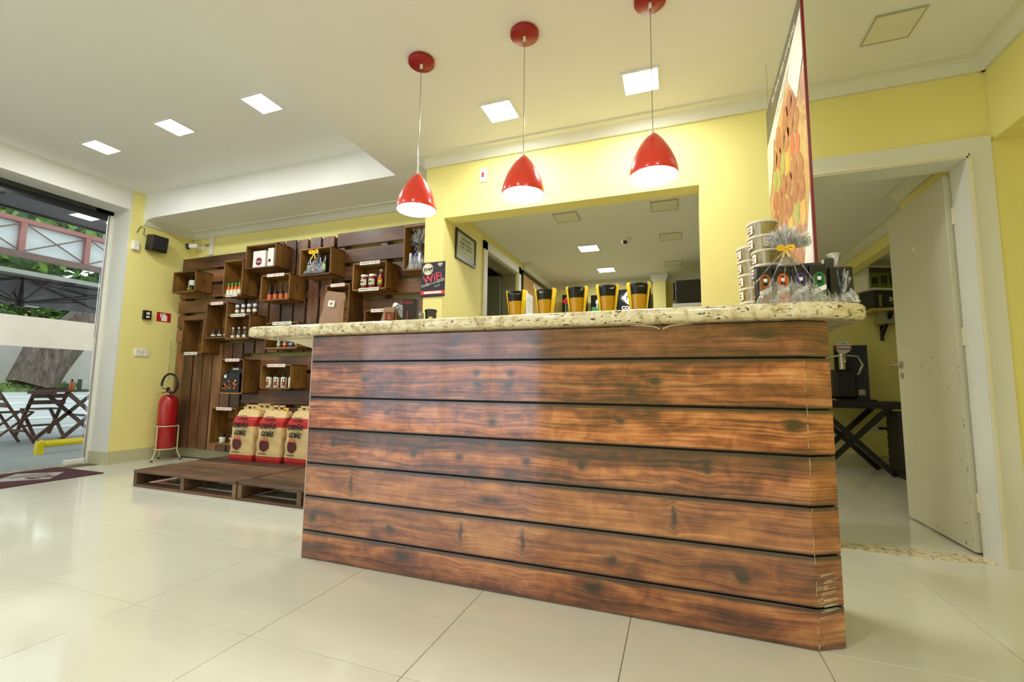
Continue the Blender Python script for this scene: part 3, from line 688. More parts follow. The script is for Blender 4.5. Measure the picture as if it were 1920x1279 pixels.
# D dark jars
b = bottle('spice_jar', [(.021, 0), (.023, .004), (.023, .05), (.019, .058)], .058, .022, .02, hue('jar_dark', (60, 52, 48)), M_BLACK, M_LABEL, (.0235, .018, .034), 'x', 'jar', 'dark spice jars', (0, 0, 0), 'lid')
row(b, 3, cD[1], cD[2], 3.41, 0, 'dark spice jar beside the clear bottles, %s of three', x0f=.2, x1f=.82)
# E clear bottles and tall bottles on top
b = bottle('small_glass_bottle', [(.017, 0), (.019, .004), (.019, .04), (.012, .055), (.017, .07), (.009, .09), (.009, .1)], .1, .010, .02, M_CLEAR, hue('silver_cap', (190, 190, 190)), M_LABEL, (.0195, .01, .034), 'x', 'bottle', 'small clear bottles', (0, 0, 0))
row(b, 4, cE[1], cE[2], 3.41, 0, 'small clear glass bottle with silver cap, %s of four in its crate', x0f=.14, x1f=.86)
b = bottle('shaker', [(.018, 0), (.02, .004), (.02, .075), (.014, .085)], .085, .020, .03, hue('brown_seasoning', (92, 60, 50)), hue('grey_lid', (200, 204, 206)), M_LABEL, (.0205, .03, .06), 'x', 'shaker', 'shakers on top of a crate', (0, 0, 0), 'lid')
row(b, 4, cE[1], cE[2], 3.42, 0, 'seasoning shaker standing on top of the clear bottle crate, %s of four', z=cE[2].z+.0135, x0f=.22, x1f=.95)
# F dark bottles orange labels
b = bottle('hot_sauce_bottle', [(.02, 0), (.022, .005), (.022, .075), (.011, .105), (.0095, .15)], .148, .0115, .018, hue('dark_glass', (36, 20, 16)), M_BLACK, hue('orange_label', (206, 104, 66)), (.0226, .012, .064), 'x', 'bottle', 'dark bottles with orange labels', (0, 0, 0))
row(b, 4, cF[1], cF[2], 3.42, 0, 'dark sauce bottle with orange label, %s of four in the middle crate', x0f=.15, x1f=.76)
# L small bottles
for k, (c1, nm) in enumerate((((120, 150, 140), 'grey-green'), ((170, 60, 50), 'red'), ((60, 80, 160), 'blue'), ((50, 130, 90), 'green'))):
    t = bottle('mini_bottle', [(.016, 0), (.018, .004), (.018, .045), (.010, .06)], .058, .012, .028, hue('mini_%d' % k, c1), M_LABEL, M_LABEL, (.0186, .03, .042), 'mini bottle with cream cap and %s base, under the granite tip' % nm, 'bottle', 'four mini bottles', (0, 0, 0))
    t.location = (cL[1].x+(cL[2].x-cL[1].x)*(.3+.19*k), 3.41, cL[1].z)
# O cans
t = thing('white_can', (0, 0, 0), 'x', 'can', 'row of white cans')
MB().lathe([(.026, 0), (.029, .004), (.029, .1), (.024, .106)], n=22).build('body', M_LABEL, t)
MB().lathe([(.018, .106), (.018, .125), (.015, .128)], n=16).build('lid', M_BLACK, t)
m = MB()
def patch(m, r, a0, a1, z0, z1, mi=0, n=6):
    vs = []; 
    for k in range(n+1):
        a = math.radians(a0+(a1-a0)*k/n); vs += [(r*math.cos(a), r*math.sin(a), z0), (r*math.cos(a), r*math.sin(a), z1)]
    m.add(vs, [(2*k, 2*k+2, 2*k+3, 2*k+1) for k in range(n)], mi, True)
patch(m, .0297, -115, -55, .02, .09); patch(m, .03, -108, -62, .025, .05, 1); patch(m, .03, -100, -72, .058, .084, 2)
m.build('portrait_emblem', [M_INK, M_REDI, M_LABEL], t)
row(t, 4, cO[1], cO[2], 3.42, 0, 'white can with dark oval emblem and black lid, %s of four', x0f=.12, x1f=.86)
# P jars
t = thing('white_jar', (0, 0, 0), 'x', 'jar', 'two white jars')
MB().lathe([(.028, 0), (.031, .004), (.031, .055), (.028, .06)], n=22).build('body', M_LABEL, t)
MB().lathe([(.03, .06), (.03, .08), (.026, .082)], n=20).build('lid', M_BLACK, t)
m = MB(); patch(m, .0317, -130, -85, .012, .045); m.build('emblem', M_INK, t)
row(t, 2, cP[1], cP[2], 3.41, 0, 'white jar with black lid in the lowest crate, %s of two', x0f=.33, x1f=.74)
bpy.data.objects['white_jar']['label'] = 'white jar with black lid in the lowest crate, left one'
[o for o in bpy.data.objects if o.name.startswith('white_jar') and o.name != 'white_jar'][0]['label'] = 'white jar with black lid in the lowest crate, right one beside the sacks'
# H jars + ketchup
t = thing('red_jar', (0, 0, 0), 'x', 'jar', 'two red jars')
MB().lathe([(.034, 0), (.037, .005), (.037, .115), (.031, .13)], n=24).build('body', M_SAUCE, t)
MB().lathe([(.035, .128), (.036, .142), (.033, .146)], n=24).build('lid', M_WHITEP, t)
m = MB(); patch(m, .0378, -150, -30, .045, .1); m.build('label_patch', hue('sage_label', (196, 210, 176)), t)
m = MB(); patch(m, .0383, -118, -70, .066, .08); m.build('print', M_INK, t)
hx = lambda f, c: c[1].x+(c[2].x-c[1].x)*f
t.location = (hx(.24, cH), 3.42, cH[1].z); t['label'] = 'red sauce jar with white lid and sage label, left of two'
dup(t, (hx(.48, cH), 3.42, cH[1].z), 'red sauce jar with white lid and sage label, next to the ketchup bottle')
t = thing('ketchup_bottle', (hx(.73, cH), 3.42, cH[1].z), 'slim dark red sauce bottle with rainbow label beside the red jars', 'bottle')
MB().lathe([(.026, 0), (.029, .005), (.03, .09), (.022, .125), (.013, .15), (.013, .17)], n=22).build('body', M_SAUCE, t)
MB().lathe([(.015, .168), (.015, .185), (.012, .188)], n=16).build('cap', M_LABEL, t)
for k, c1 in enumerate(((220, 120, 30), (232, 206, 40), (110, 190, 70))):
    m = MB(); patch(m, .0308, -150, -40, .085-.02*k, .1-.02*k); m.build('label_stripe', hue('stripe%d' % k, c1), t)
# C: white boxes
for k in range(2):
    x = hx((.36, .74)[k], cC); t = thing('white_box', (x, 3.42, cC[1].z), ('white box with maroon round emblem in the topmost crate', 'narrower white box beside the emblem box in the topmost crate')[k], 'box')
    ww = (.085, .04)[k]
    MB().box(-ww, ww, -.03, .03, 0, (.185, .2)[k], ch=.002).build('carton', M_WHITEP, t)
    MB().tube([(-.01*k, -.0305, .07), (-.01*k, -.032, .07)], (.042, .018)[k], 20).build('emblem', hue('maroon_ink', (120, 30, 62)), t)
    if k == 0: text('Goiás', 'lettering', M_WHITEI, .03, (0, -.0325, .07), (1, 0, 0), (0, 0, 1), t)
# N: flame carton
t = thing('charcoal_carton', (hx(.5, cN), 3.445, cN[1].z), 'black carton with carry handle and a picture of flames', 'carton')
MB().box(-.125, .11, -.085, .085, 0, .2, ch=.003).build('carton', M_BLACK, t)
MB().prism([(-.125, .2), (.11, .2), (.09, .235), (.06, .265), (-.06, .265), (-.1, .235)], -.04, .04, 1).build('gable_top', M_BLACK, t)
MB().box(-.045, .04, -.041, .041, .235, .25).build('handle_slot', M_LABEL, t)
def flames(w, h, seed):
    r = random.Random(seed); m = MB()
    for k in range(26):
        x = r.uniform(-w, w*.95); z = r.uniform(0, h*.7); a = r.uniform(.008, .022); hh = a*r.uniform(.9, 1.9)
        m.add([(x-a, 0, z), (x+a*.2, 0, z-.004), (x+a, 0, z+hh*.3), (x+a*.3, 0, z+hh), (x-a*.5, 0, z+hh*.6)], [(0, 1, 2, 3, 4)], k % 3)
    return m
flames(.095, .11, 4).build('flame_picture', [hue('fl1', (226, 96, 30)), hue('fl2', (240, 160, 70)), hue('fl3', (90, 40, 26))], t, loc=(-.015, -.0862, .03))
MB().box(-.1, -.07, -.0866, -.0856, .15, .18).build('corner_mark', M_WHITEI, t)
# ------------------------------------------------------------------ gift basket and gift pouch in the crates
def skirt(m, c, pts, top, r0, seed, n=56, mi=0, amp=.12):
    """crumpled film from a tie point 'top' down to the outline pts"""
    r = random.Random(seed); L = 7; vs = []; N = n
    ring = []
    for k in range(N):
        f = k/N*len(pts); i = int(f) % len(pts); g = f-int(f); a = Vector(pts[i]); b = Vector(pts[(i+1) % len(pts)]); ring.append(a.lerp(b, g))
    for j in range(L+1):
        t = j/L
        for k in range(N):
            a = 2*PI*k/N; p0 = Vector(top)+Vector((math.cos(a)*r0, math.sin(a)*r0, 0)); p = p0.lerp(ring[k], t**.75)
            w = amp*math.sin(t*PI)*(.5 if k % 2 else -.5)*r.uniform(.2, .5); p = p+(p-Vector((top[0], top[1], p.z)))*w
            vs.append(p+Vector((r.uniform(-1, 1), r.uniform(-1, 1), r.uniform(-1, 1)))*.0025*(0 < j < L))
    fs = [(j*N+k, j*N+(k+1) % N, (j+1)*N+(k+1) % N, (j+1)*N+k) for j in range(L) for k in range(N)]
    return m.add(vs, fs, mi)
def fan(m, c, w, h, seed, n=16, mi=0, depth=.03, spread=1.0):
    """gathered film opening above the tie"""
    r = random.Random(seed); c = Vector(c)
    for k in range(n):
        a0 = -1.25*spread+2.5*spread*(k/n)+r.uniform(-.1, .1); a1 = a0+r.uniform(.2, .42); y = r.uniform(-depth, depth)
        l0, l1, lm = r.uniform(.6, 1), r.uniform(.6, 1), r.uniform(.75, 1.1)
        P = lambda a, l, yy: c+Vector((math.sin(a)*w*l, yy, math.cos(a)*h*l))
        am = (a0+a1)/2; vs = [c, P(a0, l0*.5, y*.5), P(am, lm*.55, y*.5+.012), P(a1, l1*.5, y*.6), P(a0, l0, y), P(am, lm, y+.018), P(a1, l1, y+.004)]
        m.add(vs, [(0, 1, 2), (0, 2, 3), (1, 4, 5, 2), (2, 5, 6, 3)], mi)
    return m
def bow(m, c, s, mi=0):
    c = Vector(c)
    for sx in (-1, 1):
        pts = [c, c+Vector((sx*s*.5, -.004, s*.35)), c+Vector((sx*s, -.006, s*.15)), c+Vector((sx*s*.9, -.004, -s*.2)), c+Vector((sx*s*.4, 0, -s*.12)), c]
        for a, b in zip(pts[:-1], pts[1:]): m.bar(a, b, s*.34, .0016, mi, (sx*.2, 1, 0))
        m.bar(c, c+Vector((sx*s*.4, -.006, -s*1.3)), s*.2, .0014, mi, (0, 1, 0))
    m.box(c.x-s*.14, c.x+s*.14, c.y-.01, c.y+.003, c.z-s*.14, c.z+s*.14, mi)
    return m
t = thing('gift_basket', (hx(.47, cG), 3.43, cG[1].z), 'gift basket of four small bottles with a yellow bow in a wall crate', 'gift basket')
MB().box(-.125, .125, -.06, .06, 0, .02, ch=.002).build('tray', M_BLACK, t)
for k, c1 in enumerate(((120, 170, 150), (214, 120, 110), (110, 130, 200), (150, 190, 120))):
    x = -.093+.062*k; b1 = MB().lathe([(.03, .02), (.032, .03), (.03, .12), (.012, .17), (.012, .19)], (x, -.02, 0), 16).build('bottle', M_BLACKG, t)
    m = MB(); patch(m, .033, -130, -50, .035, .1); [m.v.__setitem__(i, (v[0]+x, v[1]-.02, v[2])) for i, v in enumerate(m.v)]; m.build('bottle_label', hue('gl%d' % k, c1), b1)
skirt(MB(), None, [(-.13, -.085, .005), (.13, -.085, .005), (.13, .075, .005), (-.13, .075, .005)], (0, -.02, .23), .02, 8).build('cellophane', M_CELLO, t)
bow(MB(), (-.02, -.06, .225), .055).build('bow', M_GOLD, t)
t = thing('gift_pouch', (hx(.46, cI), 3.44, cI[1].z), 'clear gift pouch tied with black ribbon in the far right crate', 'gift pouch')
for k in range(4):
    b1 = MB().lathe([(.026, 0), (.028, .01), (.028, .12), (.02, .15)], (-.075+.05*k, .01*(k % 2)-.02, .01), 12).build('foil_pack', [mat('silver_foil', (190, 194, 200), .2, .8, bump=.8), mat('blue_foil', (60, 70, 130), .25, .5)][k % 2 if k != 2 else 0], t)
skirt(MB(), None, [(-.115, -.07, .0), (.115, -.07, .0), (.12, .06, .0), (-.12, .06, .0)], (0, -.01, .235), .02, 12).build('cellophane', M_CELLO, t)
fan(MB(), (0, -.02, .235), .13, .2, 5, 14).build('cellophane_fan', M_CELLO2, t)
bow(MB(), (0, -.05, .235), .05).build('ribbon', M_BLACK, t)
# ------------------------------------------------------------------ floor pallets and charcoal sacks
def floor_pallet(x0, x1, y0, y1, label):
    t = thing('floor_pallet', ((x0+x1)/2, y0, 0), label, 'pallet', 'pallets lying on the floor')
    w, d = x1-x0, y1-y0; X = w/2; n = 6; bw = d/n-.012; rr = random.Random(int(x0*50))
    b = MB().box(-X, X, -bw/2, bw/2, -.011, .011, ch=.003); o = None
    for k in range(n):
        loc = (rr.uniform(-.008, .008), bw/2+(d-bw)*k/(n-1), .124)
        if o is None: o = b.build('deck_board', M_FPX, t, loc=loc)
        else: inst(o, 'deck_board', t, loc, rot=(0, 0, rr.uniform(-.006, .006)))
    for x in (-X+.02, 0, X-.02):
        MB().box(x-.02, x+.02, .004, d-.004, .02, .113, ch=.003).build('stringer', M_FPY, t)
    for y in (.05, d/2, d-.05): MB().box(-X, X, y-.045, y+.045, .0, .02, ch=.002).build('bottom_board', M_FPX, t)
    return t
floor_pallet(-4.195, -3.045, 2.48, 3.52, 'wooden pallet lying on the floor, left one under the sacks')
floor_pallet(-3.03, -1.88, 2.48, 3.52, 'wooden pallet lying on the floor, partly hidden behind the counter')
def sack(x, y, z, label, rz=0, first=None):
    t = thing('charcoal_sack', (x, y, z), label, 'sack', 'paper sacks of charcoal', rot=(0, 0, rz))
    W_, D_, H_ = .145, .085, .46; nz, na = 16, 28; r = random.Random(2); vs = []; fs = []; mi = []
    for j in range(nz+1):
        f = j/nz; z_ = f*H_; sq = .82 if .04 < f < .9 else .7
        wx = W_*(1.0-.10*f+.02*math.sin(f*PI)); wy = D_*(1 if f < .80 else 1-(f-.80)/.20*.75); 
        if f < .05: wx *= .95; wy *= .9
        for k in range(na):
            a = 2*PI*k/na; cx = math.copysign(abs(math.cos(a))**.22, math.cos(a)); sy_ = math.copysign(abs(math.sin(a))**.34, math.sin(a))
            j_ = .0035*(math.sin(a*5+z_*60)+math.sin(a*3-z_*41))*(.3+f)
            vs.append((cx*wx+j_, sy_*wy+j_+.03*f*f, z_))
    m = MB()
    for j in range(nz):
        mid = 1 if j < 2 else (1 if 11 <= j < 14 else 0)
        m.add(vs[j*na:(j+2)*na], [(k, (k+1) % na, na+(k+1) % na, na+k) for k in range(na)], mid, True)
    m.add(vs[:na], [tuple(range(na))], 1); m.add(vs[-na:], [tuple(range(na))], 0)
    m.build('paper_sack', [M_KRAFT, M_BAGRED], t)
    # handle strip with two finger holes
    hh = MB()
    for x0, x1, z0, z1 in ((-.11, -.07, 0, .03), (-.075, .075, 0, .012), (-.075, -.055, .01, .045), (-.012, .012, .01, .045), (.055, .075, .01, .045), (-.075, .075, .038, .05), (.07, .11, 0, .03)):
        hh.box(x0, x1, .024, .03, H_-.004+z0, H_+z1)
    hh.build('handle', M_KRAFT, t)
    MB().bar((.03, .03, H_+.01), (.11, .02, H_+.02), .012, .004).bar((.11, .02, H_+.02), (.13, -.01, H_-.0), .014, .003).build('tie', M_GOLD, t)
    fy = -D_-.0075
    text('CARVÃO', 'lettering', M_INK, .064, (.0, fy, .325), (1, 0, 0), (0, .02, 1), t, .0016, .72, shear=.12, ext=.002)
    text('GOIÁS', 'lettering', M_INK, .064, (-.004, fy, .256), (1, 0, 0), (0, .02, 1), t, .0016, .74, shear=.12, ext=.002)
    m = MB().prism([(-.085, .15), (-.075, .115), (-.03, .10), (.01, .125), (.02, .16), (.005, .195), (-.05, .2), (-.08, .19)], fy-.001, fy+.003, 1)
    m.build('coal_picture', M_COAL, t)
    m = MB().prism([(-.075, .192), (-.0, .196), (-.005, .225), (-.02, .21), (-.035, .23), (-.05, .212), (-.065, .226)], fy-.0005, fy+.003, 1); m.build('flame_picture', M_FLAME, t)
    for zz, xs_ in ((.395, .05), (.382, .06), (.409, .04)): MB().box(-xs_-.01, xs_, -D_-.004+(.03*(zz/H_)**2)-.001, -D_+.03*(zz/H_)**2, zz, zz+.005).build('small_print', M_COAL, t)
    MB().box(-.09, .0, fy-.0005, fy+.001, .078, .084).build('small_print', M_INK, t)
    return t
sk = sack(-3.80, 3.19, .136, 'paper charcoal sack, leftmost of the three in front, beside the white jars')
dup(sk, (-3.49, 3.21, .136), 'paper charcoal sack, middle one of the three in front', rot=(0, 0, .04))
dup(sk, (-3.18, 3.23, .136), 'paper charcoal sack nearest the counter', rot=(0, 0, -.06))
dup(sk, (-3.88, 3.395, .136), 'charcoal sack in the second row, mostly behind the leftmost one', rot=(0, 0, .1))
dup(sk, (-3.08, 3.46, .136), 'charcoal sack in the second row, peeking out beside the counter edge')

# ================================================================== LEFT WALL THINGS
t = thing('wall_speaker', (XL+.002, 3.235, 2.30), 'small black loudspeaker on the left wall near the ceiling', 'speaker')
MB().box(.015, .125, -.085, .085, .0, .175, ch=.008, rot=Matrix.Rotation(.12, 3, 'Y')).build('cabinet', M_BLACK, t)
MB().box(.122, .132, -.075, .075, .015, .165, ch=.004, rot=Matrix.Rotation(.12, 3, 'Y'), piv=(.07, 0, .09)).build('grille', mat('grille_cloth', (34, 34, 36), .8), t)
MB().box(0, .03, -.03, .03, .05, .11).build('bracket', M_BLACK, t)
MB().tube([(.01, -.06, .15), (.012, -.11, .17), (.01, -.1, .24), (.006, -.14, .25), (.004, -.17, .17)], .003, 6).build('cable', M_INK, t)
t = thing('alarm_sensor', (XL+.001, 3.055, 2.27), 'small white sensor box on the left wall beside the speaker', 'sensor')
MB().box(0, .04, -.035, .035, 0, .1, ch=.008).build('housing', M_WHITEP, t); MB().box(.039, .043, -.02, .02, .055, .085, ch=.002).build('lens', M_LABEL, t)
t = thing('bullet_camera', (-5.30, 3.679, 2.46), 'white bullet camera with black eye in the corner over the pallets', 'camera')
MB().tube([(0, 0, 0), (0, -.02, 0)], .035, 16).build('mount_plate', M_WHITEP, t)
MB().tube([(0, -.02, 0), (-.02, -.06, -.02), (-.04, -.09, -.01)], .012, 8).build('arm', M_WHITEP, t)
MB().tube([(.0, -.08, .0), (-.075, -.125, -.01)], .03, 16).build('barrel', M_WHITEP, t)
MB().tube([(-.073, -.1245, -.01), (-.1, -.141, -.014)], .034, 16).tube([(-.1, -.141, -.014), (-.105, -.143, -.0145)], .02, 14).build('black_face', M_BLACKG, t)
MB().tube([(.0, -.005, .03), (.07, -.004, .035), (.1, -.004, -.01)], .004, 6).build('cable', M_INK, t)
t = thing('conduit', (-5.17, 3.679, 2.36), 'white cable trunking on the back wall beside the bullet camera', 'conduit')
MB().box(-.03, .03, -.02, 0, 0, .21, ch=.002).build('trunking', M_WHITEP, t)
t = thing('key_box', (XL+.001, 3.232, 1.535), 'small black access unit with two lights on the left wall', 'access unit')
MB().box(0, .03, -.04, .04, 0, .1, ch=.004).build('case', M_BLACK, t); MB().box(.029, .032, -.015, .02, .055, .08).box(.029, .032, -.015, .02, .018, .04).build('label_window', M_LABEL, t)
t = thing('extinguisher_sign', (XL+.001, 3.415, 1.535), 'red square sign with a white fire extinguisher symbol', 'sign')
MB().box(0, .003, -.075, .075, 0, .105).build('panel', hue('sign_red', (196, 26, 34)), t)
MB().box(.003, .0036, -.025, .035, .01, .07).box(.003, .0036, -.014, .024, .07, .08).box(.003, .0036, -.03, .0, .083, .09).box(.003, .0036, -.002, .012, .078, .095).box(.003, .0036, -.04, -.03, .05, .09).build('pictogram', M_WHITEI, t)
t = thing('switch_plate', (XL+.001, 3.22, 1.125), 'white six-gang wall plate on the yellow left wall', 'wall plate')
MB().box(0, .01, -.07, .07, 0, .085, ch=.003).build('plate', M_WHITEP, t)
for y in (-.045, 0, .045):
    for z in (.022, .062): MB().box(.009, .014, y-.015, y+.015, z-.013, z+.013, ch=.002).build('button', M_LABEL, t)
# extinguisher on a stand
ex = at(303, 845, 1, 3.4); EXX = -5.30
t = thing('fire_extinguisher', (EXX, 3.42, .13), 'tall red fire extinguisher with a looped black hose', 'extinguisher')
MB().lathe([(.085, 0), (.092, .01), (.092, .49), (.08, .54), (.05, .575), (.025, .585)], n=28).build('cylinder', M_EXT, t)
MB().lathe([(.022, .585), (.022, .62), (.012, .63)], n=14).build('valve', M_CHROME, t)
MB().bar((-.02, 0, .64), (-.11, -.01, .655), .022, .008).bar((-.02, 0, .615), (-.1, -.01, .60), .022, .008).bar((.0, 0, .62), (-.03, 0, .66), .02, .02).build('handle', hue('dark_red_lever', (110, 26, 24)), t)
m = MB(); pts = []
for k in range(25):
    a = -2.6+k*.262; pts.append((.085+.105*math.cos(a), -.03-.002*k, .705+.105*math.sin(a)))
MB().tube(pts[:24], .012, 8).build('hose', M_BLACK, t)
t = thing('extinguisher_stand', (EXX, 3.42, 0), 'thin pale wire stand with three legs under the fire extinguisher', 'stand')
m = MB()
def ringt(m, r, z, rad, n=24): m.tube([(r*math.cos(2*PI*k/n), r*math.sin(2*PI*k/n), z) for k in range(n+1)], rad, 6)
rg = MB(); ringt(rg, .102, .37, .006); ringt(rg, .098, .125, .006); rg.build('ring', mat('cream_wire', (214, 206, 160), .4), t)
for a in (-1.35, .75, 2.9):
    c, s_ = math.cos(a), math.sin(a)
    l = MB().tube([(.11*c, .11*s_, .375), (.112*c, .112*s_, .1), (.15*c, .15*s_, .01)], .006, 6).build('leg', bpy.data.materials['cream_wire'], t)
    MB().lathe([(.012, 0), (.012, .014), (.006, .018)], (.15*c, .15*s_, 0), 10).build('foot', M_BLACK, l)
MB().tube([(.095*math.cos(-1.35), .095*math.sin(-1.35), .122), (0, 0, .12), (.095*math.cos(2.9), .095*math.sin(2.9), .122)], .005, 6).build('base_wire', bpy.data.materials['cream_wire'], t)
# chain of white beads beside the left pallets
t = thing('bead_chain', (-5.485, 3.5, .86), 'thin white bead chain hanging by the left pallet', 'chain')
m = MB()
for k in range(16): m.lathe([(0, -.008), (.007, -.004), (.007, .004), (0, .008)], (0, 0, .02+k*.03), 8)
m.build('beads', M_WHITEP, t)['kind'] = 'stuff'
# doormat
def doormat():
    t = thing('doormat', (-5.37, 1.9, 0), 'maroon doormat with a pale diamond logo at the glass front', 'doormat')
    MB().box(-.355, .355, -.82, .82, .0005, .010, ch=.003).build('mat', mat('maroon_pile', (92, 56, 62), .95, vs=90, var=.12, bump=1), t)
    for k, yy in enumerate((.47, -.1)):
        MB().prism([(-.24, yy), (.02, yy-.27), (.27, yy+.0), (.01, yy+.22)], .010, .0112, 2).build('logo_diamond', hue('logo_grey', (196, 190, 182)), t)
        m = MB()
        for q in (-.09, -.03): m.prism([(q-.02, yy-.12), (q+.0, yy-.13), (q+.06, yy+.12), (q+.04, yy+.13)], .0112, .012, 2)
        m.build('logo_bar', hue('logo_dark', (96, 66, 70)), t)
        text('E$', 'logo_letters', bpy.data.materials['logo_dark'], .17, (.12, yy, .012), (0, -1, 0), (1, 0, 0), t, .004)
    return t
doormat()

# ================================================================== MIDDLE WALL THINGS
t = thing('wifi_sign', (-1.753, 2.999, 1.53), 'black square sign reading free wifi, left edge of the middle wall', 'sign')
MB().box(-.105, .105, -.006, 0, 0, .275, ch=.0015).build('board', mat('sign_black', (28, 26, 34), .35), t)
MB().box(-.105, .105, -.0075, -.006, .02, .048).build('red_bar', hue('coral_bar', (220, 56, 60)), t)
MB().box(-.075, .08, -.0085, -.0075, .026, .042).build('white_bar', M_WHITEI, t)
MB().tube([(-.045, -.006, .22), (-.045, -.0078, .22)], .046, 28).build('round_badge', hue('badge_cream', (228, 226, 200)), t)
text('Free', 'lettering', M_INK, .046, (-.045, -.0085, .218), (1, 0, .25), (0, 0, 1), t, .001, shear=.3)
MB().box(-.03, .0, -.009, -.0079, .196, .199).build('underline', M_INK, t)
text('WiFi', 'lettering', hue('coral_neon', (230, 70, 90)), .086, (.0, -.0072, .145), (1, 0, .22), (0, 0, 1), t, .0006)
text('DISPONÍVEL', 'lettering', hue('grey_ink', (180, 180, 184)), .022, (.0, -.0072, .105), (1, 0, .22), (0, 0, 1), t)
text('AQUI', 'lettering', hue('grey_ink2', (180, 180, 184)), .022, (.04, -.0072, .085), (1, 0, .22), (0, 0, 1), t)
for dz in (0, .012): MB().bar((-.1, -.0068, .08+dz), (-.03, -.0068, .095+dz), .0012, .003).bar((.045, -.0068, .115+dz), (.1, -.0068, .128+dz), .0012, .003).build('rule_line', M_WHITEI, t)
m = MB()
for r in (.01, .02, .03):
    pts = [(.062+r*math.sin(a), -.0068, .232+r*math.cos(a)) for a in [(-.8+.2*k) for k in range(9)]]
    for a, b in zip(pts[:-1], pts[1:]): m.bar(a, b, .0012, .005)
m.build('wifi_symbol', M_WHITEI, t)
t = thing('light_switch', (-1.345, 2.999, 2.44), 'white wall plate with a small red switch above the serving opening', 'switch')
MB().box(-.032, .032, -.008, 0, -.05, .06, ch=.003).build('plate', M_WHITEP, t); MB().box(-.009, .009, -.0125, -.008, -.012, .026, ch=.002).build('rocker', M_RED, t)
# ================================================================== FOOD POSTER
PX = .505
t = thing('food_poster', (PX, 2.32, 1.20), 'tall double-sided poster of meat skewers hanging at the counter end', 'poster')
zb, zt_, ya, yb2 = .0, 1.25, -.37, .37; zf = 1.17
def poster_mat():
    t = NT('skewer_print'); n0 = t.noise(t.coord((1, 2, 1.2)), 7, 3, .5, .8)
    c = t.ramp(n0, [(.3, (150, 84, 50)), (.42, (186, 116, 70)), (.5, (212, 160, 92)), (.6, (160, 130, 66)), (.72, (190, 96, 60))])
    nz = t.noise(t.coord((1, 14, 14)), 3, 5, .6, 1); c = t.mix(t.math('MULTIPLY', nz, .35), c, srgb((226, 186, 138)))
    t.col(c); t.b.inputs['Roughness'].default_value = .4; t.b.inputs['Coat Weight'].default_value = .15; return t.m
def pp_(px, py, dx=-.004):
    q = at(px, py, 0, PX+dx); return (dx, q.y-2.32, q.z-1.20)
MB().prism([(ya, zb), (yb2, zb), (yb2, zf), (ya, zt_)], -.0025, .0025, 0).build('panel', mat('poster_cream', (226, 220, 198), .4, coat=.15), t)
MB().prism([(yb2, zf), (ya, zt_), (ya, zt_-.055), (yb2, .985)], -.0040, -.0025, 0).build('title_band', mat('olive_band', (92, 84, 62), .45), t)
MB().prism([(ya, .30), (ya+.05, .12), (ya+.2, zb), (yb2, zb), (yb2, .70), (.27, .86), (.12, .96), (-.05, 1.02), (ya+.08, 1.02), (ya, .90)], -.0038, -.0025, 0).build('food_picture', poster_mat(), t)
def pmat(n, c): 
    k = mat(n, c, .4, coat=.15, var=.16, vs=45); return k
def blob(m, y, z, a, b, ang, mi, r, x=-.0046):
    n = 12; pts = []
    for k in range(n):
        t_ = 2*PI*k/n; q = r.uniform(.86, 1.12); u, v = a*math.cos(t_)*q, b*math.sin(t_)*q; pts.append((x-.0003*(mi == 5), y+u*math.cos(ang)-v*math.sin(ang), z+u*math.sin(ang)+v*math.cos(ang)))
    m.add(pts, [tuple(range(n))], mi)
m = MB(); r = random.Random(11)
for k in range(6):
    y0, z0 = -.30+.12*k, .06+.03*(k % 2); ang = 1.45+.05*k
    for j in range(9):
        y, z = y0+math.cos(ang)*.105*j, z0+math.sin(ang)*.105*j
        if z > .93-.25*max(0, y) or abs(y) > .33: continue
        mi = 1 if j % 3 else r.choice([2, 3, 4, 2]); blob(m, y, z, .054, .056 if mi == 1 else .04, ang+r.uniform(-.3, .3), mi, r)
        if mi == 1: blob(m, y+r.uniform(-.012, .012), z+.012, .024, .018, r.uniform(0, 3), 5, r)
m.build('skewer_picture', [M_LABEL]+[pmat('pr%d' % i, c1) for i, c1 in enumerate(((176, 98, 60), (232, 178, 56), (168, 172, 74), (206, 78, 50), (194, 118, 76)))], t)['kind'] = 'stuff'
M_PW = mat('poster_white', (240, 240, 232), .4, coat=.15)
MB().prism([(yb2, .66), (yb2, .95), (.30, .99), (.20, .93), (.24, .80)], -.0062, -.0045, 0).build('onion_picture', mat('onion_pr', (226, 230, 196), .4, coat=.15, var=.2, vs=12), t)
MB().prism([(ya, .98), (ya, 1.18), (-.2, 1.12), (-.13, 1.03), (-.26, .86)], -.0062, -.0045, 0).build('dish_rim_picture', M_PW, t)
MB().prism([(ya, .12), (ya, .42), (ya+.05, .30), (ya+.16, .1), (ya+.12, .0), (ya, 0)], -.0062, -.0045, 0).build('plate_picture', M_PW, t)
d_ = Vector(pp_(1493, 55))-Vector(pp_(1449, 205))
text('Sua festa mais completa', 'lettering', hue('poster_ink', (232, 226, 204)), .052, pp_(1466, 128, -.0055), d_, (0, 0, 1), t, shear=.2)
text('com ESPETINHOS!', 'lettering', hue('poster_ink_b', (232, 228, 208)), .064, pp_(1475, 146, -.0055), d_, (0, 0, 1), t, .001, shear=.2)
MB().box(-.005, .005, ya-.008, ya, zb, zt_).build('red_edge', mat('red_frame', (128, 28, 34), .3), t)
MB().box(-.005, .005, ya-.008, yb2, zb-.008, zb).build('frame_rail', bpy.data.materials['red_frame'], t)
for y in (-.33, .33): MB().tube([(0, y, zt_-.05-.05*(y > 0)), (0, y, Z_LO-1.20)], .0015, 5).build('hanging_wire', M_CHROME, t)
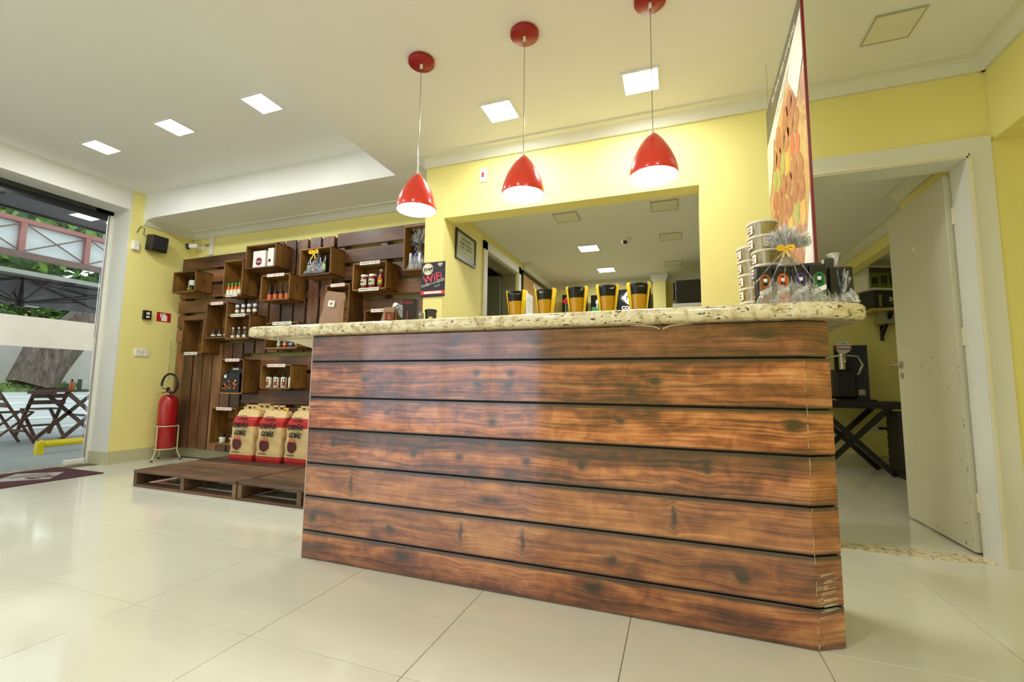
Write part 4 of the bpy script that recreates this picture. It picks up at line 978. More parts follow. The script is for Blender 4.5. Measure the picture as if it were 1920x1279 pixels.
# ================================================================== TUBS
def food_mat(name, a, b):
    t = NT(name); n1 = t.noise(t.coord((1, 1, 1), rnd=True), 70, 4, .6, .5)
    t.col(t.ramp(n1, [(.3, a), (.5, b), (.66, (236, 206, 130))])); t.b.inputs['Roughness'].default_value = .35; t.b.inputs['Coat Weight'].default_value = .5; return t.m
M_FOOD = food_mat('crumb_mix', (200, 156, 88), (244, 214, 140))
t = thing('food_tub', (.347, 1.93, ZC), 'x', 'tub', 'stacked tubs of crumb mix')
R0, R1, HT = .044, .0525, .0575
MB().lathe([(R0, .001), (R1-.002, HT-.009)], n=32).build('crumb_filling', M_FOOD, t)
MB().lathe([(R0+.0015, 0), (R1, HT-.008)], n=32, caps=False).build('clear_wall', M_CLEAR, t)
MB().lathe([(R1+.003, HT-.009), (R1+.0045, HT-.005), (R1+.004, HT-.001), (R1-.004, HT), (R1-.006, HT-.003)], n=32).build('lid', mat('milky_lid', (236, 232, 214), .3, alpha=.92), t)
m = MB(); patch(m, R1-.0005, -200, -143, .010, .044); o = m.build('round_label', M_WHITEI, t); m = MB(); patch(m, R1+.0002, -192, -156, .016, .024, n=4); patch(m, R1+.0002, -194, -152, .030, .034, n=4); m.build('label_print', hue('label_rust', (150, 70, 60)), t)
lb = ('bottom tub of the front stack, touching the granite', 'second tub from the bottom of the front stack', 'third tub from the bottom of the front stack', 'third tub from the top of the front stack', 'second tub from the top of the front stack', 'topmost tub of crumb mix with the white lid')
t['label'] = 'clear tub of crumb mix, '+lb[0]
for k in range(1, 6): dup(t, (.347+(.002, -.004, .003, -.006, -.004)[k-1]-.0025*k, 1.93+.002*k, ZC+HT*k), 'clear tub of crumb mix, '+lb[k] if k < 5 else lb[5], rot=(0, 0, .06*(k % 3-1)))
for k in range(5): dup(t, (.315-.002*k, 2.078, ZC+HT*k), 'clear tub of crumb mix in the rear stack, '+['bottom one', 'second from the bottom', 'middle one', 'second from the top', 'topmost one behind the front lids'][k], rot=(0, 0, -.08*(k % 2)))
# ================================================================== WRAPPED GIFTS ON THE COUNTER
def sachet(x, y, col, nm, parent):
    b = MB().box(-.026, .026, -.02, .02, 0, .135, ch=.003).build('sauce_pack', mat('pack_black', (30, 30, 38), .2, coat=.6), parent, loc=(x, y, 0), rot=(0, 0, .12))
    # arched label with a portrait and slanted band
    arch = [(-.019, .02), (.019, .02), (.019, .085)]+[(.019*math.cos(a), .085+.019*math.sin(a)) for a in (.5, 1.0, 1.57, 2.1, 2.6)]+[(-.019, .085)]
    m = MB().prism(arch, -.0212, -.02, 1, 0); m.prism([(q[0]*.84, q[1]*1.0+.003 if q[1] > .05 else .003) for q in arch], -.0216, -.0212, 1, 1)
    m.prism([(-.017, .0), (.017, .0), (.017, .034), (-.017, .018)], -.0222, -.0216, 1, 1)
    m.prism([(-.02, .026), (.02, .045), (.02, .062), (-.02, .043)], -.0224, -.0216, 1, 2)
    m.prism([(.006*math.cos(a), .085+.009*math.sin(a)) for a in [k*PI/5 for k in range(10)]], -.0228, -.0216, 1, 2)
    m.prism([(.0065*math.cos(a), .094+.004*math.sin(a)) for a in [k*PI/4 for k in range(8)]], -.0231, -.0228, 1, 3)
    m.prism([(-.008, .066), (.008, .066), (.005, .078), (-.005, .078)], -.0228, -.0216, 1, 3)
    m.build('pack_label', [hue('gilt', (150, 140, 84)), hue(nm, col), M_WHITEI, M_INK], b)
    return b
t = thing('wrapped_gift_set', (.385, 1.815, ZC), 'gift set of four sauce packs in clear film tied with a yellow bow', 'gift set')
for k, (c1, nm) in enumerate((((150, 84, 46), 'rust_label'), ((206, 92, 44), 'orange_pack'), ((66, 56, 120), 'violet_pack'), ((32, 110, 70), 'green_pack'))):
    sachet(-.082+.0555*k, -.012+.004*k, c1, nm, t)
MB().box(-.105, .108, .022, .034, 0, .15).build('backing_card', mat('card_dark', (48, 46, 52), .3, coat=.5), t)
skirt(MB(), None, [(-.115, -.05, .0), (.115, -.04, .0), (.11, .04, .0), (-.11, .04, .0)], (-.004, .0, .205), .014, 21, n=72, amp=.16).build('film_wrap', M_CELLO, t)
fan(MB(), (-.004, -.005, .20), .085, .095, 9, 34, spread=1.1).build('film_fan', M_CELLO2, t)
bow(MB(), (-.012, -.03, .196), .026).build('yellow_bow', M_GOLD, t)
m = MB()
for a in (-.8, -.45, -.15, .2, .5): m.tube([(-.004, -.012, .2), (-.004+a*.07, -.035, .14), (-.004+a*.15, -.045, .06)], .0012, 5)
m.build('film_fold', M_CELLO2, t)
t = thing('wrapped_pack', (.548, 1.872, ZC), 'black pack wrapped in clear film at the right end of the granite', 'gift pack')
MB().box(-.045, .035, -.035, .035, 0, .13, ch=.004, rot=Matrix.Rotation(.2, 3, 'Z')).build('black_pack', bpy.data.materials['pack_black'], t)
MB().box(-.05, -.02, -.03, .03, 0, .165, ch=.003, rot=Matrix.Rotation(.06, 3, 'Y')).build('tall_card', bpy.data.materials['card_dark'], t)
fan(MB(), (.0, -.04, .02), .05, .11, 17, 12, depth=.01, spread=.5).build('film_crease', M_CELLO2, t)
skirt(MB(), None, [(-.06, -.05, .0), (.05, -.045, .0), (.055, .045, .0), (-.055, .045, .0)], (-.01, 0, .185), .02, 31, n=40, amp=.3).build('film_wrap', M_CELLO2, t)
# ================================================================== LEFT END OF THE COUNTER
t = thing('paper_bag', (-1.80, 1.98, ZC+.008), 'crumpled copper-grey paper bag with a small white label', 'bag', rot=(0, .12, .25))
def bagmesh():
    m = MB(); vs = []; n = 7; r = random.Random(4)
    for j in range(n+1):
        f = j/n; d = .032*(1-f)**.6+.003; w = .050+.003*math.sin(f*9)
        for x, y in ((-w, -d), (0, -d*1.12), (w, -d), (w, d), (0, d*1.1), (-w, d)): vs.append((x+r.uniform(-.002, .002), y+r.uniform(-.003, .003), f*.205))
    fs = [tuple(range(6)), tuple(range(n*6, n*6+6))]+[(j*6+k, j*6+(k+1) % 6, (j+1)*6+(k+1) % 6, (j+1)*6+k) for j in range(n) for k in range(6)]
    return m.add(vs, fs)
bagmesh().build('foil_paper', mat('copper_paper', (158, 128, 108), .38, .35, vs=22, bump=.7), t)
MB().box(-.018, .018, -.0335, -.0325, .115, .15).build('square_label', M_WHITEI, t); MB().box(-.006, .006, -.0342, -.0335, .126, .138).build('label_mark', hue('label_olive', (120, 120, 70)), t)
t = thing('card_holder', (-1.385, 1.93, ZC), 'open wooden card holder on a small stand by the black box', 'card holder')
MB().box(-.032, .032, -.004, .004, .02, .10, rot=Matrix.Rotation(-.35, 3, 'X')).build('back_card', hue('olive_card', (128, 98, 40)), t)
MB().bar((-.03, 0, 0), (-.004, 0, .045), .012, .006).bar((.028, 0, 0), (.0, 0, .045), .012, .006).build('stand_leg', hue('pale_wood', (206, 168, 88)), t)
MB().box(-.055, -.035, -.01, .01, 0, .012).build('stand_foot', hue('pale_wood2', (206, 168, 88)), t)
t = thing('table_card', (-1.345, 1.88, ZC), 'small maroon card with white print leaning beside the card holder', 'card')
MB().box(-.02, .02, -.003, .003, 0, .062, rot=Matrix.Rotation(.5, 3, 'Z')).build('card', hue('maroon_card', (132, 58, 44)), t)
MB().box(-.008, .006, -.0045, -.003, .04, .043).box(-.006, .008, -.0045, -.003, .028, .031).build('card_print', M_WHITEI, t)
t = thing('black_gift_box', (-1.265, 1.95, ZC), 'upright black box with red lettering beside the water bottle', 'box')
MB().box(-.036, .036, -.028, .028, 0, .135, ch=.002, rot=Matrix.Rotation(.35, 3, 'Z')).build('carton', mat('box_black', (38, 32, 32), .35), t)
text('GIOI', 'lettering', hue('box_red', (190, 60, 50)), .022, (.003, -.0305, .112), (1, .36, 0), (0, 0, 1), t)
MB().box(-.004, .002, -.031, -.029, .015, .07).build('red_stripe', hue('box_red2', (150, 40, 44)), t)
t = thing('plastic_bottle', (-1.44, 2.12, ZC+.001), 'clear plastic bottle with blue label tipped against the black box', 'bottle', rot=(0, math.radians(-62), 0))
t.location = (-1.30, 2.10, ZC+.05)
MB().lathe([(.03, 0), (.042, .01), (.042, .11), (.036, .13), (.02, .15), (.016, .175)], n=20).build('bottle_wall', glassy('pet_plastic', (196, 210, 232), .3, .1, crumple=30), t)
MB().lathe([(.041, .03), (.041, .09)], n=20, caps=False).build('blue_label', hue('cobalt_label', (62, 74, 170)), t)
MB().lathe([(.018, .17), (.018, .19)], n=16).build('cap', M_WHITEP, t)
t = thing('black_canister', (-1.165, 1.98, ZC), 'short black canister with a small cream tag', 'canister')
MB().lathe([(.026, 0), (.028, .005), (.028, .065), (.031, .068), (.031, .078), (.028, .081)], n=26).build('body', M_BLACKG, t)
MB().box(.005, .027, -.031, -.029, .0, .04).build('cream_tag', hue('tag_cream', (206, 196, 120)), t)

# ================================================================== KITCHEN
t = thing('framed_certificate', (-1.672, 3.38, 1.89), 'framed certificate with dark frame on the back room wall', 'picture')
MB().box(0, .016, -.19, .19, 0, .018).box(0, .016, -.19, .19, .232, .25).box(0, .016, -.19, -.172, .018, .232).box(0, .016, .172, .19, .018, .232).build('frame', mat('dark_frame', (44, 36, 30), .35), t)
MB().box(0, .008, -.172, .172, .018, .232).build('certificate', mat('certificate_paper', (196, 204, 176), .15, coat=.8), t)
text('CERTIFICADO', 'lettering', hue('cert_ink', (90, 96, 72)), .028, (.009, 0, .19), (0, 1, 0), (0, 0, 1), t)
text('Registro de Marca', 'lettering', hue('cert_ink2', (90, 96, 72)), .03, (.009, 0, .155), (0, 1, 0), (0, 0, 1), t)
text('CLASSE  -  EMPÓRIO', 'lettering', hue('cert_ink3', (80, 86, 62)), .024, (.009, 0, .12), (0, 1, 0), (0, 0, 1), t)
for k in range(4): MB().box(.008, .0086, -.13, .13, .092-.014*k, .096-.014*k).build('text_line', hue('cert_line', (150, 158, 130)), t)
t = thing('cork_board', (-1.672, 5.47, 1.5), 'large cork notice board with black frame behind the tumblers', 'notice board')
MB().box(0, .02, -.62, -.58, 0, .70).box(0, .02, -.62, .62, .665, .70).box(0, .02, .58, .62, 0, .70).box(0, .02, -.62, .62, 0, .03).build('frame', M_BLACK, t)
MB().box(0, .01, -.58, .58, .03, .665).build('cork', mat('cork', (186, 146, 84), .85, vs=60), t)
for nm, y, z0, z1, w_ in (('white notice pinned high', -.02, .575, .635, .14), ('tall white sheet pinned low', -.33, .2, .47, .13)):
    tt = thing('notice_sheet', (-1.661, 5.47+y, 1.5+z0), nm+' on the cork board', 'paper'); MB().box(0, .001, -w_, w_, 0, z1-z0).build('sheet', M_WHITEI, tt)
    if z0 > .5: text('TERÇA', 'lettering', M_INK, .06, (.0015, 0, .028), (0, 1, 0), (0, 0, 1), tt)
    else:
        for k in range(5): MB().box(.001, .0015, -w_*.7, w_*.7, .2-.035*k, .207-.035*k).build('text_line', hue('faint_ink', (150, 170, 190)), tt)
# shelf with the three display boards
t = thing('high_shelf', (-.9, 6.0, 1.80), 'long pale shelf in the back room carrying the cow pictures', 'shelf')
MB().box(-.7, .62, -.14, .10, 0, .025).build('board', M_LABEL, t); MB().box(-.6, -.57, -.1, .1, -.12, 0).box(.5, .53, -.1, .1, -.12, 0).build('bracket', M_CHROME, t)
def display(x, w_, h, label, deco, rz=0, sheer=0):
    t = thing('display_box', (x, 5.95, 1.825), label, 'display box', rot=(0, 0, rz))
    MB().box(-w_/2, w_/2, -.03, .03, 0, h, ch=.004).build('box', M_BLACKG, t); deco(t, w_, h); return t
def deco1(t, w_, h):
    MB().box(-w_*.38, w_*.42, -.032, -.030, .03, h-.04).build('outline', hue('pale_outline', (170, 176, 160)), t); MB().box(-w_*.35, w_*.39, -.0335, -.032, .04, h-.05).build('dark_field', M_BLACK, t)
    MB().box(-w_*.3, w_*.34, -.0345, -.0335, .05, h*.45).build('green_field', hue('grass_green', (70, 130, 70)), t)
    MB().prism([(-w_*.55, h*.62), (-w_*.2, h*.5), (w_*.3, h*.8), (w_*.05, h*.86), (-w_*.2, h*.78), (-w_*.4, h*.8)], -.036, -.0345, 1).build('red_tongue', M_REDI, t)
def deco2(t, w_, h):
    MB().box(-w_*.46, w_*.46, -.0315, -.030, .02, h*.34).build('grass_field', hue('grass_green2', (60, 120, 60)), t)
    MB().prism([(-w_*.3, h*.55), (w_*.35, h*.5), (w_*.4, h*.75), (0, h*.85), (-w_*.25, h*.72)], -.0325, -.0315, 1).prism([(-w_*.25, h*.3), (-w_*.2, h*.3), (-w_*.2, h*.56), (-w_*.25, h*.56)], -.0325, -.0315, 1).prism([(w_*.25, h*.3), (w_*.3, h*.3), (w_*.3, h*.56), (w_*.25, h*.56)], -.0325, -.0315, 1).build('cow_picture', hue('cow_grey', (196, 206, 214)), t)
def deco3(t, w_, h):
    MB().tube([(-.02, -.030, h*.62), (-.02, -.032, h*.62)], h*.33, 24).build('white_disc', hue('disc_cream', (222, 226, 208)), t)
    s = h*.5
    bull = [(-.5, -.35), (-.42, -.35), (-.4, .0), (.05, .0), (.08, -.35), (.16, -.35), (.2, .05), (.35, .1), (.5, .15), (.42, .3), (.3, .32), (-.35, .25), (-.5, .1)]
    MB().prism([(-.03+a*s*.8, h*.62+b*s*.8) for a, b in bull], -.0335, -.032, 1).build('bull_silhouette', M_BLACK, t)
    text('COLUNA', 'lettering', M_WHITEI, .062, (-.02, -.032, h*.18), (1, 0, 0), (0, 0, 1), t, .002)
    MB().bar((w_*.22, -.031, h), (w_*.42, -.031, h*.45), .002, .01).build('cream_line', M_LABEL, t)
display(-1.27, .34, .27, 'black display box with red tongue and green field, left on the high shelf', deco1, .1)
display(-.90, .30, .245, 'black display box showing a pale cow on grass, middle of the high shelf', deco2)
display(-.50, .44, .30, 'black display box with a bull in a white disc, right on the high shelf', deco3, -.05)
# wrapped black box near the pass-through
t = thing('wall_cabinet', (.0, 5.3, 1.79), 'glossy black film-wrapped box right of the yellow column', 'box')
MB().box(.0, .5, 0, .42, 0, .27, ch=.02).build('case', mat('black_film', (18, 18, 20), .12, coat=.8, vs=9, bump=1.2), t)
MB().box(-.012, .012, -.006, .0, .03, .24, ch=.003).build('front_edge', M_BLACK, t)
t = thing('cabinet_stand', (.25, 5.5, 0), 'tall shelf unit carrying the film-wrapped black box', 'shelf unit')
MB().box(-.27, .27, -.22, .24, 1.75, 1.79).build('top', M_WHITEP, t)
for x in (-.25, .25):
    for y in (-.2, .22): MB().box(x-.015, x+.015, y-.015, y+.015, 0, 1.75).build('leg', M_CHROME, t)
# work table with the draught-beer machine, seen through the right door
t = thing('trestle_table', (1.72, 5.78, 0), 'dark folding table with crossed legs seen through the right door', 'table')
M_DTAB = mat('dark_table', (34, 26, 24), .4)
MB().box(-.42, .56, -.27, .3, .70, .735, ch=.004).build('table_top', M_DTAB, t)
MB().box(-.36, .42, -.255, -.235, .665, .70).build('apron', M_DTAB, t)
for yy in (-.2, .2):
    MB().bar((-.34, yy, .68), (.30, yy, .0+.012), .05, .03, 0, (0, 1, 0)).build('leg', M_DTAB, t); MB().bar((.30, yy+.03, .68), (-.34, yy+.03, .012), .05, .03, 0, (0, 1, 0)).build('leg', M_DTAB, t)
MB().box(-.02, .0, -.2, .2, .33, .36).build('stretcher', M_DTAB, t)
t = thing('beer_machine', (1.70, 5.75, .7355), 'black tap machine with a red and white crest on the dark table', 'machine')
MB().box(-.06, .24, .1, .13, 0, .60).build('back_panel', M_BLACK, t)
MB().box(-.15, .06, -.17, .09, .02, .33, ch=.03).build('tank', mat('rubber_black', (26, 28, 28), .5), t)
MB().tube([(-.05, -.1, .33), (-.05, -.1, .50)], .03, 14).tube([(-.05, -.1, .47), (-.05, -.18, .47), (-.05, -.18, .40)], .014, 10).build('tap_column', M_CHROME, t)
MB().tube([(-.03, -.1, .48), (.09, -.08, .47), (.14, -.06, .38), (.1, -.05, .28), (.04, -.05, .27)], .013, 8).tube([(-.06, -.1, .48), (-.16, -.08, .46), (-.22, -.05, .36), (-.2, -.04, .25)], .013, 8).build('chrome_hose', M_CHROME, t)
MB().tube([(-.05, -.15, .56), (-.05, -.165, .56)], .068, 24).build('round_crest', mat('crest_silver', (206, 208, 196), .3), t)
MB().box(-.13, .03, -.175, -.165, .535, .575).build('crest_banner', hue('crest_red', (136, 44, 36)), t)
text('KREMER', 'lettering', M_WHITEI, .034, (-.05, -.1755, .555), (1, 0, 0), (0, 0, 1), t, .001)
text('BEER', 'lettering', M_INK, .018, (-.05, -.1655, .60), (1, 0, 0), (0, 0, 1), t)
MB().box(.14, .2, .095, .1, .06, .12).build('tax_label', M_LABEL, t)
MB().box(-.1, .2, -.2, -.02, 0, .02).build('foot_tray', M_DTAB, t)
t = thing('crate_tower', (2.12, 5.6, 0), 'dark ribbed bin standing beside the trestle table', 'bin')
MB().box(-.09, .2, -.15, .15, 0, .64, ch=.01).build('bin_body', mat('bin_brown', (52, 44, 34), .6), t)
for k in range(8): MB().box(-.092, .202, -.153, .153, .06+.075*k, .075+.075*k).build('rib', mat('bin_rib', (36, 32, 26), .6), t)
# wall shelf with two picture boxes
t = thing('bracket_shelf', (2.15, 6.11, 1.70), 'pale shelf on black triangular brackets behind the open door', 'shelf')
MB().box(-.16, .7, -.30, 0, 0, .03).build('board', hue('raw_board', (186, 168, 96)), t)
for x in (.02, .5): MB().bar((x, -.012, 0), (x, -.012, -.30), .03, .02, 0, (0, 1, 0)).bar((x, -.28, -.02), (x, -.012, -.24), .03, .02).bar((x, 0, -.015), (x, -.28, -.015), .03, .02).build('bracket', M_BLACK, t)
MB().box(-.04, .6, -.22, -.02, -.13, -.002).build('under_tray', hue('tray_grey', (150, 148, 118)), t)
t = thing('coffee_carton', (2.12, 5.97, 1.7305), 'dark box lettered in white on the bracket shelf', 'box', rot=(0, 0, .38))
MB().box(-.14, .34, -.1, .1, 0, .20, ch=.003).build('carton', mat('carton_charcoal', (44, 46, 46), .4), t)
text('solís', 'lettering', M_WHITEI, .10, (.11, -.1008, .11), (1, 0, 0), (0, 0, 1), t, .001)
MB().box(.03, .2, -.1012, -.1, .055, .06).build('underline', hue('ul_grey', (150, 150, 140)), t)
MB().box(-.09, -.06, -.1012, -.1, .02, .15).build('side_print', hue('side_olive', (150, 140, 100)), t)
t = thing('picture_box', (2.10, 5.97, 1.9315), 'white-edged box with a picture of cattle on grass, topmost on the shelf', 'box', rot=(0, 0, .38))
MB().box(-.18, .36, -.1, .1, 0, .27, ch=.003).build('carton', M_WHITEP, t)
MB().box(-.155, .35, -.1015, -.1, .025, .25).build('picture_field', hue('field_green', (108, 128, 50)), t)
MB().box(-.155, .35, -.1025, -.1015, .19, .25).build('picture_sky', hue('dusk_brown', (84, 62, 50)), t)
m = MB()
for k in range(5): m.box(-.13+.1*k, -.06+.1*k, -.1035, -.1025, .07+.01*(k % 2), .14+.02*(k % 3)).box(-.125+.1*k, -.115+.1*k, -.1035, -.1025, .04, .08).box(-.08+.1*k, -.07+.1*k, -.1035, -.1025, .04, .08)
m.build('cattle_picture', hue('cattle_dark', (44, 44, 36)), t)
t = thing('wall_socket', (2.06, 6.119, .40), 'white wall socket low on the back wall behind the folding table', 'socket')
MB().box(-.06, .06, -.012, 0, 0, .07, ch=.003).build('plate', M_WHITEP, t); MB().box(.02, .09, -.04, -.012, .025, .045).build('plug', M_BLACK, t)

# ================================================================== OUTSIDE
M_ASPH = mat('grey_terrace', (168, 167, 168), .7, vs=18, bump=.2)
M_ROAD = mat('pale_street', (205, 206, 208), .8, vs=3, var=.05)
structure(MB().box(-9.4, -5.93, -6, 14, -.25, -.05), 'terrace', M_ASPH)
structure(MB().add([(-9.4, -8, -.05), (-9.4, 30, -.05), (-15.6, 30, .55), (-15.6, -8, .55)], [(0, 1, 2, 3)]).add([(-9.4, -8, -.05), (-9.4, 30, -.05), (-9.4, 30, -.25), (-9.4, -8, -.25)], [(0, 1, 2, 3)]), 'street', M_ROAD)
for k in range(5):
    x = -10.2-1.05*k; z = -.05+(-9.4-x)*.0968+.006
    structure(MB().add([(x, -6, z), (x, 26, z), (x-.22, 26, z+.0213), (x-.22, -6, z+.0213)], [(0, 1, 2, 3)]), 'street_line', M_WHITEI)
M_WWALL = mat('whitewashed_wall', (222, 212, 208), .85, vs=5, bump=.9)
structure(MB().box(-17.6, -17.2, -8, 30, .4, 2.55), 'boundary_wall', M_WWALL)
def grass_mat():
    t = NT('grass'); n = t.noise(t.coord(), 9, 5); t.col(t.ramp(n, [(.3, (62, 84, 42)), (.6, (128, 150, 84)), (.8, (176, 176, 120))])); t.b.inputs['Roughness'].default_value = .9; t.bump(n, 1, .06); return t.m
M_GRASS = grass_mat()
structure(MB().prism([(-15.6, .4), (-15.6, .62), (-16.2, .74), (-17.2, .76), (-17.2, .4)], -8, 30, 1), 'verge', M_GRASS)
def leafball(m, c, r, n, rr, size=.09, mi=0, flat=.8):
    for k in range(n):
        v = Vector((rr.gauss(0, 1), rr.gauss(0, 1), rr.gauss(0, 1))); v.normalize(); v *= r*(.55+.45*rr.random()); v.z *= flat
        p = Vector(c)+v; a = Vector((rr.gauss(0, 1), rr.gauss(0, 1), rr.gauss(0, 1))).normalized(); b = a.orthogonal().normalized(); s = size*rr.uniform(.6, 1.3)
        m.add([p-a*s, p+b*s*.45, p+a*s, p-b*s*.45], [(0, 1, 2, 3)], mi if rr.random() < .6 else mi+1)
M_LF = [mat('leaf_dark', (54, 84, 40), .6), mat('leaf_light', (122, 158, 74), .6)]
# tufts on the verge
rr = random.Random(5); m = MB()
for k in range(700):
    x = rr.uniform(-16.3, -15.6); y = rr.uniform(3, 11); h = rr.uniform(.05, .16); a = rr.uniform(-.05, .05); zg = .62+(-15.6-x)*.18
    m.add([(x, y-.02, zg), (x, y+.02, zg), (x+a, y+a*2, zg+h)], [(0, 1, 2)], rr.choice((0, 1)))
tag(m.build('grass_tufts', M_LF), 'tufts of grass along the verge across the street', 'grass')['kind'] = 'stuff'
# leaning tree trunk
t = thing('street_tree', (-16.0, 6.9, .68), 'big leaning tree with thick ridged trunk across the street', 'tree')
def trunk():
    a = at(58, 724, 0, -16); b = at(100, 655, 0, -16); c = at(140, 622, 0, -15.9); d = at(180, 580, 0, -15.7); e = at(225, 520, 0, -15.5)
    pts = [a, a.lerp(b, .5), b, c, d, e]; rad = [.46, .46, .50, .42, .34, .3]; n = 18; vs = []; fs = []
    for i, p in enumerate(pts):
        dd = (pts[min(i+1, 5)]-pts[max(i-1, 0)]).normalized(); s1 = Vector((1, 0, 0)); s2 = dd.cross(s1).normalized()
        for k in range(n):
            q = 2*PI*k/n; r_ = rad[i]*(1+.1*math.sin(q*5)+.06*math.sin(q*9+i)); vs.append(p-Vector((-16.0, 6.9, .68))+s1*math.cos(q)*r_+s2*math.sin(q)*r_)
    for i in range(5):
        for k in range(n): fs.append((i*n+k, i*n+(k+1) % n, (i+1)*n+(k+1) % n, (i+1)*n+k))
    return MB().add(vs, fs, 0, True)
tk = trunk(); bark = NT('bark'); nb = bark.noise(bark.coord((5, 5, 1.2)), 2.5, 6, .65, .6); bark.col(bark.ramp(nb, [(.3, (70, 56, 50)), (.55, (124, 104, 94)), (.75, (160, 142, 132))])); bark.bump(nb, 1, .08)
tk.build('trunk', bark.m, t)
m = MB(); rr = random.Random(8)
for c, r_, n in (((.3, 1.9, 3.1), 1.0, 500), ((.6, 2.6, 3.6), 1.4, 700), ((.2, -.2, 3.9), 1.3, 500), ((-.2, 1.0, 4.4), 1.5, 700)): leafball(m, c, r_, n, rr, .16)
m.build('crown', M_LF, t)['kind'] = 'stuff'
# bushes behind the wall
for k, (px, py, X, r_, lb) in enumerate(((10, 585, -18.4, .42, 'light green bush over the white wall at the far left'), (95, 598, -18.5, .48, 'dark bush over the white wall left of the leaning tree'), (135, 590, -19.6, .5, 'dense bush over the white wall behind the leaning tree'))):
    p = at(px, py, 0, X); m = MB(); leafball(m, (0, 0, .2), r_, 420, random.Random(k+3), .12)
    t = thing('bush', (p.x, p.y, p.z-.2), lb, 'bush'); m.build('foliage', M_LF, t)['kind'] = 'stuff'
    MB().tube([(0, 0, .2), (0, 0, -p.z+.4)], .05, 7).build('stem', bark.m, t)
# low house with a pale roof and yellow windows
p0 = at(0, 600, 0, -21); p1 = at(84, 600, 0, -21)
t = thing('low_house', (-22, (p0.y+p1.y)/2-1.2, .4), 'low house with pale roof and two yellow windows beyond the wall', 'house')
yl = (p1.y-((p0.y+p1.y)/2-1.2)); 
MB().box(-2, 1, -3.5, yl-.25, 0, 3.0).build('walls', hue('house_brown', (112, 86, 74)), t)
MB().prism([(1.2, 2.95), (1.2, 3.05), (-.5, 4.0), (-2.2, 3.05), (-2.2, 2.95)], -3.7, yl, 1).build('roof', mat('pale_roof', (206, 202, 198), .8, vs=14), t)
for px in (42, 66):
    q = at(px, 600, 0, -20.99); f = MB().box(.99, 1.03, -.22, .22, -.12, .28).build('window', hue('win_yellow', (232, 214, 128)), t, loc=(0, q.y-t.location.y, q.z-.4)); MB().box(1.03, 1.05, -.012, .012, -.12, .28).box(1.03, 1.05, -.22, .22, .06, .085).build('glazing_bar', hue('bar_brown', (110, 84, 60)), f)
# big trees in the distance
for k, (px, py, X, r_, n, lb) in enumerate(((20, 405, -30, 1.9, 700, 'bright green treetop above the truss, far left'), (120, 425, -36, 2.3, 900, 'treetop above the middle of the truss'), (195, 445, -43, 2.7, 900, 'treetop above the truss next to the yellow wall'), (20, 500, -24.3, .7, 300, 'dark tree seen under the truss at the far left'), (60, 505, -27, .8, 300, 'dark conifer-like tree seen under the truss'), (170, 560, -25.5, 1.3, 700, 'broad tree under the parasol behind the trunk'))):
    p = at(px, py, 0, X); m = MB(); leafball(m, (0, 0, 0), r_, n, random.Random(k+30), .3)
    t = thing('distant_tree', p, lb, 'tree', 'distant trees'); m.build('crown', M_LF, t)['kind'] = 'stuff'; MB().tube([(0, 0, -p.z+.3), (0, 0, 0)], .18, 7).build('trunk', bark.m, t)
structure(MB().box(-60, -17.6, -20, 60, .2, .39), 'far_ground', M_GRASS)
# covered walkway of red steel with white panels
t = thing('red_steel_truss', (-12, 5, 0), 'red steel truss with white panels and crossed rods across the street', 'truss')
M_RST = mat('red_steel', (168, 108, 104), .5); M_WPAN = mat('white_sheet', (222, 226, 228), .5)
MB().box(-.05, .05, -9, 9, 3.93, 4.02).build('top_chord', M_RST, t); MB().box(-.05, .05, -9, 9, 3.24, 3.36).build('bottom_chord', mat('brown_steel', (120, 92, 88), .5), t)
ys = [4.75-5+1.03*k for k in range(-5, 8)]
for k, y in enumerate(ys):
    MB().box(-.045, .045, y-.045, y+.045, 3.36, 3.93).build('post', M_RST, t)
    if k < len(ys)-1:
        MB().tube([(.03, y+.045, 3.9), (.03, ys[k+1]-.045, 3.38)], .014, 6).build('rod', bpy.data.materials['brown_steel'], t); MB().tube([(.05, y+.045, 3.38), (.05, ys[k+1]-.045, 3.9)], .014, 6).build('rod', bpy.data.materials['brown_steel'], t)
        MB().box(-.08, -.06, y+.01, ys[k+1]-.01, 3.3, 3.97).build('panel', M_WPAN, t)
for y in (-8.5, 8.5): MB().box(-.06, .06, y-.06, y+.06, 0, 3.24).build('column', M_RST, t)
# terrace canopy above the door
t = structure(MB().box(-6.82, -5.87, -5, 9, 2.75, 2.82), 'canopy_soffit', mat('soffit_grey', (120, 112, 128), .6))
for y in (-1, .6, 2.35, 4.1): MB().box(-6.82, -5.87, y-.008, y+.008, 2.742, 2.75).build('joint', M_INK, t)
MB().box(-6.86, -6.82, -5, 9, 2.73, 2.9).build('edge_trim', M_BLACK, t)
pp = at(162, 405, 2, 2.74)
light_panel(-6.38, 3.03, 2.749, 'lit square panel under the terrace canopy outside the glass', True, .2, 2)
light_panel(-6.5, 2.05, 2.749, 'unlit panel under the terrace canopy at the far left', False, .3)
